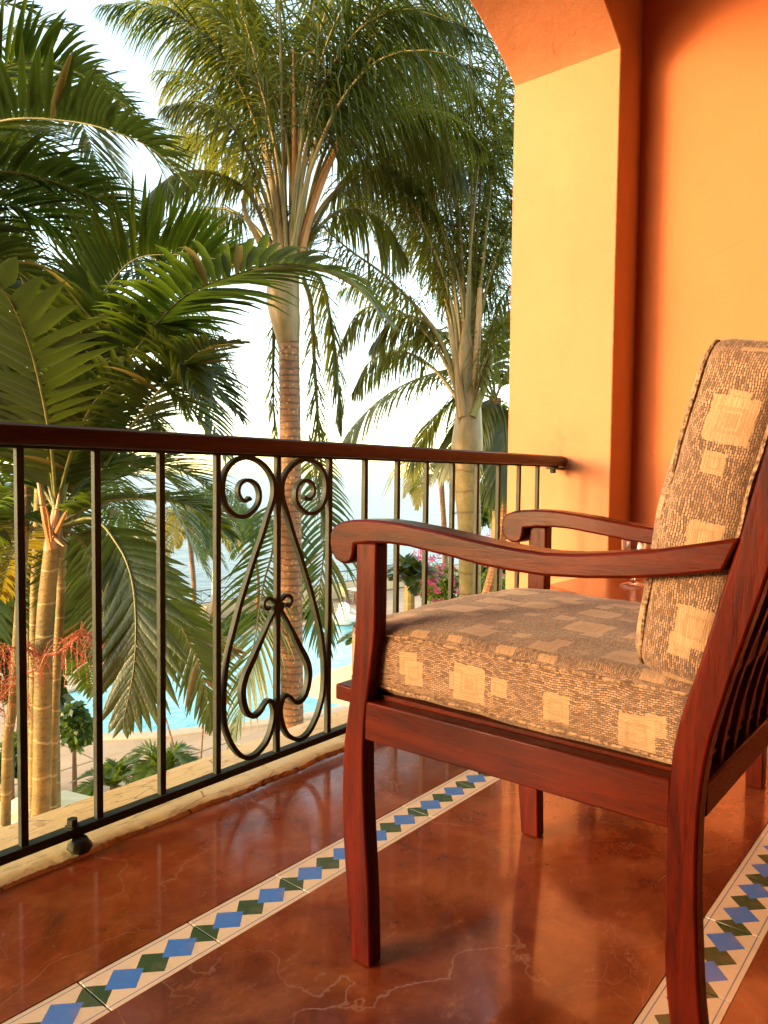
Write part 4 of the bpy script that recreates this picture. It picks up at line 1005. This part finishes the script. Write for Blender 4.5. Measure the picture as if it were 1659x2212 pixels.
# more fronds
for pts, kw in (([(616,560,9.7),(600,400,10),(560,200,10.3),(480,60,10.6),(380,0,10.8),(270,30,11)], dict(L=1.0)), ([(630,560,9.8),(640,380,10.1),(690,200,10.4),(770,180,10.7),(860,240,11),(930,340,11.2)], dict(L=1.0)),
                ([(610,570,9.7),(570,450,10),(510,340,10.3),(430,290,10.6),(350,310,10.8)], dict(L=.9)), ([(640,570,9.7),(700,480,9.9),(760,450,10.1),(830,480,10.3),(880,560,10.5)], dict(L=.9)),
                ([(630,560,9.0),(660,400,8.8),(730,230,8.6),(820,130,8.4),(930,110,8.2),(1040,150,8.1)], dict(L=1.05, mat='leaf_dark')), ([(626,560,9.8),(630,350,10.2),(600,150,10.5),(550,0,10.7),(480,-80,10.8)], dict(L=1.0)),
                ([(640,570,9.8),(720,420,10.3),(800,340,10.8),(900,330,11.2),(1000,400,11.6)], dict(L=1.1)), ([(604,575,9.8),(550,490,10.1),(480,450,10.4),(400,470,10.6),(330,540,10.8)], dict(L=.8))):
    q(cp, pts, **kw)
for pts, kw in (([(1010,860,11.5),(1020,600,11.9),(1050,420,12.2),(1090,300,12.5),(1150,220,12.8)], dict(L=1.1)), ([(1004,860,11.6),(960,620,12),(900,460,12.4),(820,370,12.8),(740,350,13)], dict(L=1.0)),
                ([(1000,870,11.6),(950,740,12),(880,640,12.4),(800,600,12.7),(730,630,12.9)], dict(L=.9)), ([(1008,860,11.6),(990,560,12),(950,350,12.4),(930,200,12.8),(980,100,13)], dict(L=1.15, mat='leaf_dark')),
                ([(1016,880,11.5),(1060,720,11.8),(1100,620,12.1),(1160,600,12.4)], dict(L=1.0)), ([(1000,880,11.6),(940,800,12),(870,760,12.3),(800,780,12.6),(760,850,12.8)], dict(L=.8)),
                ([(1012,860,12),(1035,560,12.4),(1060,380,12.7),(1100,250,13),(1180,180,13)], dict(L=1.1, mat='leaf_dark'))):
    q(rp, pts, **kw)
for pts, kw in (([(612,560,9.4),(590,330,9.3),(540,80,9.2),(450,-110,9.1),(330,-150,9),(210,-90,8.9)], dict(L=1.3)), ([(628,560,9.4),(650,300,9.3),(700,40,9.2),(800,-130,9.1),(930,-150,9),(1050,-60,8.9)], dict(L=1.35)),
                ([(620,560,9.5),(610,280,9.6),(600,0,9.7),(560,-180,9.8),(470,-240,9.9)], dict(L=1.3)), ([(632,560,9.5),(650,260,9.7),(680,0,9.9),(740,-160,10),(840,-210,10.1)], dict(L=1.3)),
                ([(636,560,9.3),(680,320,9.2),(750,110,9.1),(850,-20,9),(970,-50,8.9),(1080,20,8.8)], dict(L=1.3, mat='leaf_dark')), ([(622,560,9.2),(600,350,9),(550,150,8.8),(470,20,8.6),(380,-20,8.4)], dict(L=1.15))):
    q(cp, pts, **kw)
for pts, kw in (([(640,560,9.6),(690,380,9.8),(760,260,10),(850,230,10.2),(950,300,10.4),(1010,400,10.5)], dict(L=1.25)), ([(640,560,9.6),(700,330,10),(790,200,10.4),(900,190,10.8),(1010,260,11.1),(1080,360,11.3)], dict(L=1.25)),
                ([(636,560,9.8),(660,340,10.2),(730,120,10.6),(830,30,11),(950,20,11.3),(1060,90,11.5)], dict(L=1.2)), ([(630,560,9.8),(620,300,10),(560,100,10.2),(470,0,10.3),(380,-40,10.4)], dict(L=1.2)),
                ([(606,560,9.6),(570,380,9.6),(510,250,9.5),(430,170,9.4),(340,150,9.3)], dict(L=1.0)), ([(634,560,9.2),(650,380,9),(700,180,8.8),(780,60,8.6),(880,20,8.5),(980,50,8.4)], dict(L=1.15, mat='leaf_dark'))):
    q(cp, pts, **kw)
for pts, kw in (([(1008,860,11.1),(1015,560,11.1),(1020,300,11.1),(1010,80,11.1),(950,-60,11.1),(860,-80,11.1)], dict(L=1.4, start=.5)), ([(1010,860,11.4),(1030,520,11.6),(1050,250,11.8),(1090,60,12),(1160,-40,12.2)], dict(L=1.4)),
                ([(1006,860,11.5),(990,520,11.9),(960,240,12.3),(900,70,12.6),(810,0,12.8),(720,40,13)], dict(L=1.4, start=.5)), ([(1012,860,11.3),(1040,600,11.3),(1060,400,11.3),(1080,180,11.3),(1070,20,11.3),(1020,-60,11.3)], dict(L=1.4, start=.45, mat='leaf_dark'))):
    q(rp, pts, **kw)
for pts, kw in (([(1004,860,11.2),(985,640,11.2),(940,460,11.3),(870,380,11.4),(790,400,11.5),(730,480,11.6)], dict(L=1.15)), ([(1010,860,11.3),(1020,600,11.5),(1030,400,11.7),(1060,290,11.9),(1110,280,12)], dict(L=1.2)),
                ([(1006,860,11.3),(975,600,11.6),(930,430,11.9),(880,300,12.2),(810,250,12.4),(740,290,12.6)], dict(L=1.15)), ([(1012,870,11.3),(1040,680,11.6),(1070,520,11.8),(1100,430,12)], dict(L=1.2)),
                ([(1002,870,11.3),(965,760,11.5),(910,690,11.7),(850,690,11.9),(800,750,12)], dict(L=.9))):
    q(rp, pts, **kw)
for pts, kw in (([(-280,480,4.3),(-170,330,4.8),(-20,230,5.2),(140,220,5.5),(280,280,5.7),(380,380,5.8)], dict(L=.7)), ([(-280,480,4.3),(-180,380,4.9),(-40,330,5.4),(120,360,5.8),(260,450,6)], dict(L=.75, mat='leaf_mid')),
                ([(-280,480,4.3),(-180,420,5),(-40,400,5.6),(100,440,6.2),(220,530,6.6)], dict(L=.8, mat='leaf_mid')), ([(-280,480,4.3),(-180,200,4.8),(-80,60,5.2),(0,10,5.4),(70,20,5.5)], dict(L=.5)),
                ([(-280,480,4.3),(-200,470,4.6),(-90,480,4.9),(20,560,5.1),(80,680,5.2)], dict(L=.6))):
    a(tl, pts, **kw)
for pts, kw in (([(124,1100,4.7),(150,900,5.4),(200,760,5.9),(290,700,6.2),(390,740,6.4),(470,840,6.5)], dict(L=.75)), ([(124,1100,4.7),(130,900,5.6),(150,720,6.3),(210,600,6.7),(300,570,6.9)], dict(L=.8, mat='leaf_mid')),
                ([(122,1100,4.7),(90,900,5.6),(40,760,6.3),(-30,700,6.7)], dict(L=.8)), ([(122,1100,4.7),(160,960,4.4),(220,850,4.2),(310,820,4.1),(400,870,4.0),(460,960,4.0)], dict(L=.5)),
                ([(122,1100,4.7),(100,960,4.4),(60,860,4.2),(0,830,4.1),(-60,860,4.1)], dict(L=.5)), ([(122,1100,4.7),(140,960,5.2),(190,900,5.6),(270,900,5.9),(350,950,6.1)], dict(L=.6, mat='leaf_mid')),
                ([(120,1100,4.7),(60,1000,4.9),(0,960,5.1),(-60,980,5.2)], dict(L=.5, mat='leaf_mid')), ([(122,1120,4.7),(190,1030,5.0),(280,1000,5.2),(370,1040,5.3),(430,1120,5.4)], dict(L=.5, mat='leaf_mid')),
                ([(118,1140,4.7),(170,1160,4.8),(210,1230,4.9),(225,1310,5),(215,1390,5)], dict(L=.4, mat='leaf_mid', side=(R0.x, R0.y, 0))),
                ([(112,1140,4.7),(60,1150,5.2),(20,1210,5.6),(0,1290,5.8)], dict(L=.5, mat='leaf_gold'))):
    a(lc, pts, **kw)
a(lc2, [(140,1160,5.3),(230,1000,4.7),(330,860,4.1),(430,760,3.7),(520,740,3.5),(600,800,3.4)][:5], L=.40, W=.036, n=34, start=.4)
def crown(px, py, d, L, n, lab, mt, seed, fl=.7):
    rr = random.Random(seed); c_ = at(px, py, d); t_ = thing('cane_palm', lab, 'palm tree', (c_.x, c_.y, G), 'cane palms in front of the balcony')
    trunk(t_, [Vector((c_.x, c_.y, G)), c_], [.07, .05], 'trunk_cane', 10, seg=40)
    for i in range(n):
        a_ = 2*math.pi*(i+rr.uniform(-.3, .3))/n; el = rr.uniform(.1, 1.35); h_ = Vector((math.cos(a_), math.sin(a_), 0)); l = L*rr.uniform(.85, 1.15)
        p1 = c_+h_*l*.4*math.cos(el)+Vector((0, 0, l*.45*math.sin(el))); p2 = c_+h_*l*.8*math.cos(el*.85)+Vector((0, 0, l*(.62*math.sin(el)-.12))); p3 = c_+h_*l*1.05*math.cos(el*.7)+Vector((0, 0, l*(.5*math.sin(el)-.48)))
        frond(t_, [c_, p1, p2, p3], fl, .042, 52, mt if rr.random() < .6 else 'leaf_mid', 1.0, r0=.02, start=.15, seg=4, fold=0, sweep=(.3, 1.1))
crown(108, 800, 7.6, 2.3, 17, 'leafy palm behind the cane palm clump, its crown just above the handrail', 'leaf_dark', 51, .62)
crown(-60, 420, 7.2, 2.2, 15, 'palm crown behind the dark leaves at the top left edge of the view', 'leaf_dark', 52, .7)
crown(60, 1180, 8.4, 2.2, 15, 'low leafy palm behind the cane trunks below the handrail', 'leaf_mid', 53, .6)
# below the handrail
a(lc, [(128,1130,4.7),(220,1086,4.6),(320,1078,4.5),(420,1100,4.45),(500,1160,4.4)], L=.42, n=42, mat='leaf_mid', start=.1)
a(lc, [(124,1140,4.7),(200,1120,4.5),(253,1175,4.3),(282,1240,4.2),(293,1328,4.1),(289,1441,4.05),(266,1560,4.0)], L=.46, W=.060, n=20, start=.3, droop=.45, mat='leaf_dark', side=(R0.x, R0.y, .0), lift=.05, sweep=(.65, 1.2))
a(lc, [(126,1140,4.8),(200,1130,4.9),(270,1180,5.0),(345,1275,5.05),(400,1370,5.1),(440,1465,5.1),(458,1570,5.1)], L=.38, W=.040, n=30, start=.3, droop=.8, mat='leaf_mid', side=(R0.x, R0.y, 0), lift=.05, sweep=(.6, 1.15))
a(lc, [(120,1150,4.8),(180,1210,5.0),(240,1290,5.2),(330,1350,5.4),(430,1375,5.5),(510,1410,5.5)], L=.50, W=.032, n=44, start=.3, droop=.4, mat='leaf_gold', lift=.1)
a(lc2, [(140,1160,5.3),(165,1190,5.6),(180,1260,5.9),(190,1340,6.1),(185,1420,6.3)], L=.55, n=44, mat='leaf_mid', side=(R0.x, R0.y, 0), lift=0)
a(lc, [(115,1150,4.8),(60,1120,4.9),(0,1140,5),(-60,1220,5.1)], L=.45, n=38, mat='leaf_mid')
a(lc2, [(140,1150,5.3),(230,1040,5.6),(330,1000,5.9),(430,1040,6.1),(510,1130,6.2)], L=.6, n=46, mat='leaf_mid')
a(lc4, [(80,1100,6.2),(40,1060,6.4),(-10,1090,6.6),(-50,1180,6.8)], L=.5, n=40, mat='leaf_bright')
a(lc4, [(84,1150,6.2),(130,1120,6.6),(200,1150,7),(250,1250,7.3),(270,1370,7.5)], L=.65, n=46, mat='leaf_mid')
a(lc4, [(84,1200,6.2),(50,1220,6.6),(10,1300,7),(-10,1400,7.3)], L=.6, n=46, mat='leaf_dark')
a(lc4, [(84,1250,6.2),(150,1300,6.8),(190,1400,7.2),(200,1500,7.5)], L=.5, n=36, mat='leaf_bright')

# orange fruit stalks with hanging beaded strands
def fruit(main, seed, nstr, spread):
    rr = random.Random(seed); P = spline(D_(main), 30); m = MB(); m.tube(P, [.011*(1-i/34) for i in range(30)], 6)
    for k_ in range(nstr):
        i = rr.randint(8, 29); p = P[i].copy(); h_ = Vector((rr.uniform(-1, 1), rr.uniform(-1, 1), rr.uniform(-.1, .7))).normalized()
        l = rr.uniform(.18, .36); pts = [p]; d = h_.copy()
        for s_ in range(7):
            p = p+d*(l/7); d = (d+Vector((rr.uniform(-.2, .2), rr.uniform(-.2, .2), -.62*spread))).normalized(); pts.append(p.copy())
        m.tube(pts, [.0024-.0002*s_ for s_ in range(8)], 4)
        for s_ in range(14):
            q_ = pts[min(7, 2+s_ % 6)].lerp(pts[min(6, 1+s_ % 6)], rr.random()); r_ = rr.uniform(.004, .0065); q_ = q_+Vector((rr.uniform(-r_, r_), rr.uniform(-r_, r_), 0))
            m.add([q_+Vector((r_, 0, 0)), q_+Vector((0, r_, 0)), q_+Vector((-r_, 0, 0)), q_+Vector((0, -r_, 0)), q_+Vector((0, 0, r_)), q_-Vector((0, 0, r_))],
                  [(0, 1, 4), (1, 2, 4), (2, 3, 4), (3, 0, 4), (1, 0, 5), (2, 1, 5), (3, 2, 5), (0, 3, 5)])
    m.build('fruit_stalk', M['fruit'], lc)
fruit([(96,1415,4.6),(125,1410,4.55),(155,1385,4.5),(185,1375,4.45),(215,1395,4.4)], 5, 46, 1.0)
fruit([(94,1420,4.65),(60,1405,4.6),(20,1400,4.55),(-20,1420,4.5)], 6, 50, 1.0)
fruit([(90,1440,4.7),(50,1460,4.8),(10,1500,4.9),(-20,1540,5)], 7, 36, 1.0)

# --- shrubs and plants
def shrub(name, lab, cat, clumps, mat, size, seed, flowers=None, group=None):
    rr = random.Random(seed); c0 = clumps[0]; bs = at(c0[0], c0[1], c0[2]); t_ = thing(name, lab, cat, (bs.x, bs.y, G), group)
    m = MB()
    for (px, py, d, rx, rz, n) in clumps:
        c_ = at(px, py, d); s_ = d/FPX
        for _ in range(5): 
            o_ = Vector((rr.uniform(-.5, .5)*rx*s_, rr.uniform(-.5, .5)*rx*s_, rr.uniform(-.5, .5)*rz*s_))
            leaf_clump(m, c_+o_, rx*s_*.6, rx*s_*.6, rz*s_*.6, n//5, size, rr=rr)
    o = m.build('foliage', M[mat], t_, fix=False, angle=0)
    st = MB(); 
    for (px, py, d, rx, rz, n) in clumps[:3]:
        c_ = at(px, py, d); st.tube([Vector((c_.x, c_.y, G)), c_], [.06, .03], 6)
    if len(clumps) >= 1:
        s1 = MB(); c_ = at(clumps[0][0], clumps[0][1], clumps[0][2]); s1.tube([Vector((c_.x, c_.y, G-.02)), c_], [.06, .03], 6); s1.build('stem', M['farwood'], t_)
    if flowers:
        fm = MB()
        for (px, py, d) in flowers[0]:
            c_ = at(px, py, d)
            for _ in range(flowers[2]):
                q_ = c_+Vector((rr.uniform(-1, 1), rr.uniform(-1, 1), rr.uniform(-1, 1)))*flowers[3]; r_ = flowers[4]
                for a_ in range(5):
                    an = a_*1.257; e = Vector((math.cos(an), -.3, math.sin(an)))*r_; e2 = Vector((math.cos(an+.6), -.3, math.sin(an+.6)))*r_; fm.add([q_, q_+e, q_+(e+e2)*.62, q_+e2], [(0, 1, 2, 3)])
        f_ = fm.build('blossoms', M[flowers[1]], t_, fix=False); f_['kind'] = 'stuff'
    o['kind'] = 'stuff'; return t_
fl_ = [(905,1205,20.9),(915,1198,20.9),(925,1210,20.9),(935,1235,20.9),(920,1250,20.9),(945,1262,20.9),(912,1272,20.9),(960,1230,20.9),(1060,1215,20.8),(1075,1250,20.8),(985,1262,20.8),(935,1300,20.8),(905,1262,20.8),(1050,1150,20.8)]
shrub('bougainvillea', 'bougainvillea bush with pink blossoms behind the armchair arm', 'bush', [(960,1265,22,55,45,1500),(1050,1230,22,55,60,1800),(1000,1300,21.5,90,40,1600),(915,1250,22,25,40,600),(1080,1290,21,60,50,1200)], 'leaf_bright', .16, 3, (fl_, 'pink', 5, .22, .09))
shrub('flowering_tree', 'leafy tree with orange blossoms between the pale palm and the peach wall', 'tree', [(1072,1000,24,40,70,1700),(1100,920,24,60,60,1500),(1060,1090,24,45,50,1300),(1110,1120,23,60,60,1200)], 'leaf_mid', .20, 4, ([(1062,992,22.8),(1075,975,22.8),(1085,1010,22.8)], 'orangeflower', 4, .2, .09))
def rosette(name, lab, cat, px, py, d, L, n, mat, seed, gy=None, W=.05, nl=36):
    rr = random.Random(seed); c_ = at(px, py, d); t_ = thing(name, lab, cat, (c_.x, c_.y, G))
    m = MB(); m.tube([Vector((c_.x, c_.y, G-.02)), c_], [.16, .13], 10); m.build('stem', M['trunk_cane'], t_)
    for i in range(n):
        a_ = 2*math.pi*i/n+rr.uniform(-.2, .2); el = rr.uniform(.15, 1.3); h_ = Vector((math.cos(a_), math.sin(a_), 0)); l = L*rr.uniform(.8, 1.1)
        p1 = c_+h_*l*.45*math.cos(el)+Vector((0, 0, l*.5*math.sin(el))); p2 = c_+h_*l*.95*math.cos(el*.8)+Vector((0, 0, l*(.7*math.sin(el)-.25)))
        frond(t_, [c_, p1, p2], L*.30, W, nl, mat, .6, r0=.012, start=.1, seg=3, fold=0, lift=.3)
rosette('sago_palm', 'dark green sago palm with stiff leaves behind the front leg of the armchair', 'palm', 885, 1262, 19, 1.15, 22, 'leaf_dark', 11)
rosette('fan_leaf_palm', 'dark spiky palm between the pale trunk and the peach wall', 'palm', 1075, 1105, 18, 1.2, 20, 'leaf_dark', 12)
rosette('garden_palm', 'small bright green palm growing by the path below the second baluster', 'palm', 350, 1680, 15.5, 1.2, 16, 'leaf_bright', 13)
rosette('garden_palm', 'small bright green palm below the third baluster beside the pale slabs', 'palm', 250, 1700, 16.5, 1.1, 14, 'leaf_bright', 14)
rosette('garden_palm', 'low bright green palm right of the front leg of the armchair by the pool', 'palm', 790, 1385, 18, .8, 14, 'leaf_bright', 15)
shrub('bush', 'shaded green bush in the bottom left corner beyond the ledge', 'bush', [(20,1760,16,90,35,1500),(-40,1700,16,80,70,1500)], 'leaf_bright', .16, 21)
shrub('bush', 'dense dark bush behind the cane trunks at the left edge', 'bush', [(20,1350,13,90,110,2600),(130,1290,14,70,60,1500),(60,1500,13,60,50,1000)], 'leaf_dark', .22, 22)
shrub('bush', 'green bush at the left end of the pool behind hanging palm leaves', 'bush', [(210,1330,24,60,45,1500),(300,1330,26,60,40,1200),(120,1400,22,60,50,1400)], 'leaf_mid', .24, 23)
shrub('bush', 'loose green bush on the path left of the pool', 'bush', [(160,1560,17,50,50,900),(60,1620,17,70,50,1100)], 'leaf_mid', .18, 24)
# thin bare stems in the left garden
st_ = thing('young_tree', 'young tree with two thin bare stems rising from the bright garden plant', 'tree', ground(400, 1800))
trunk(st_, [ground(420,1790), at(400,1700,17), at(372,1600,17), at(340,1490,17)], [.035,.03,.022,.015], 'trunk_brown', 8, 'stem', 20)
trunk(st_, [ground(415,1790), at(430,1690,17), at(440,1560,17), at(455,1440,17)], [.03,.025,.018,.01], 'trunk_brown', 8, 'stem', 20)
# clipped hedge along the far edge of the pool
hd = MB(); rr = random.Random(31)
hp = spline([ground(478,1392), ground(500,1372), ground(540,1352), ground(600,1344), ground(660,1340), ground(720,1337)], 60)
for p in hp: leaf_clump(hd, (p.x, p.y+.5, G+.28), .5, .45, .30, 90, .13, rr=rr)
h_ = tag(hd.build('hedge', M['leaf_mid'], None, fix=False, loc=hp[30], angle=0), 'low clipped green hedge following the far edge of the pool', 'hedge')
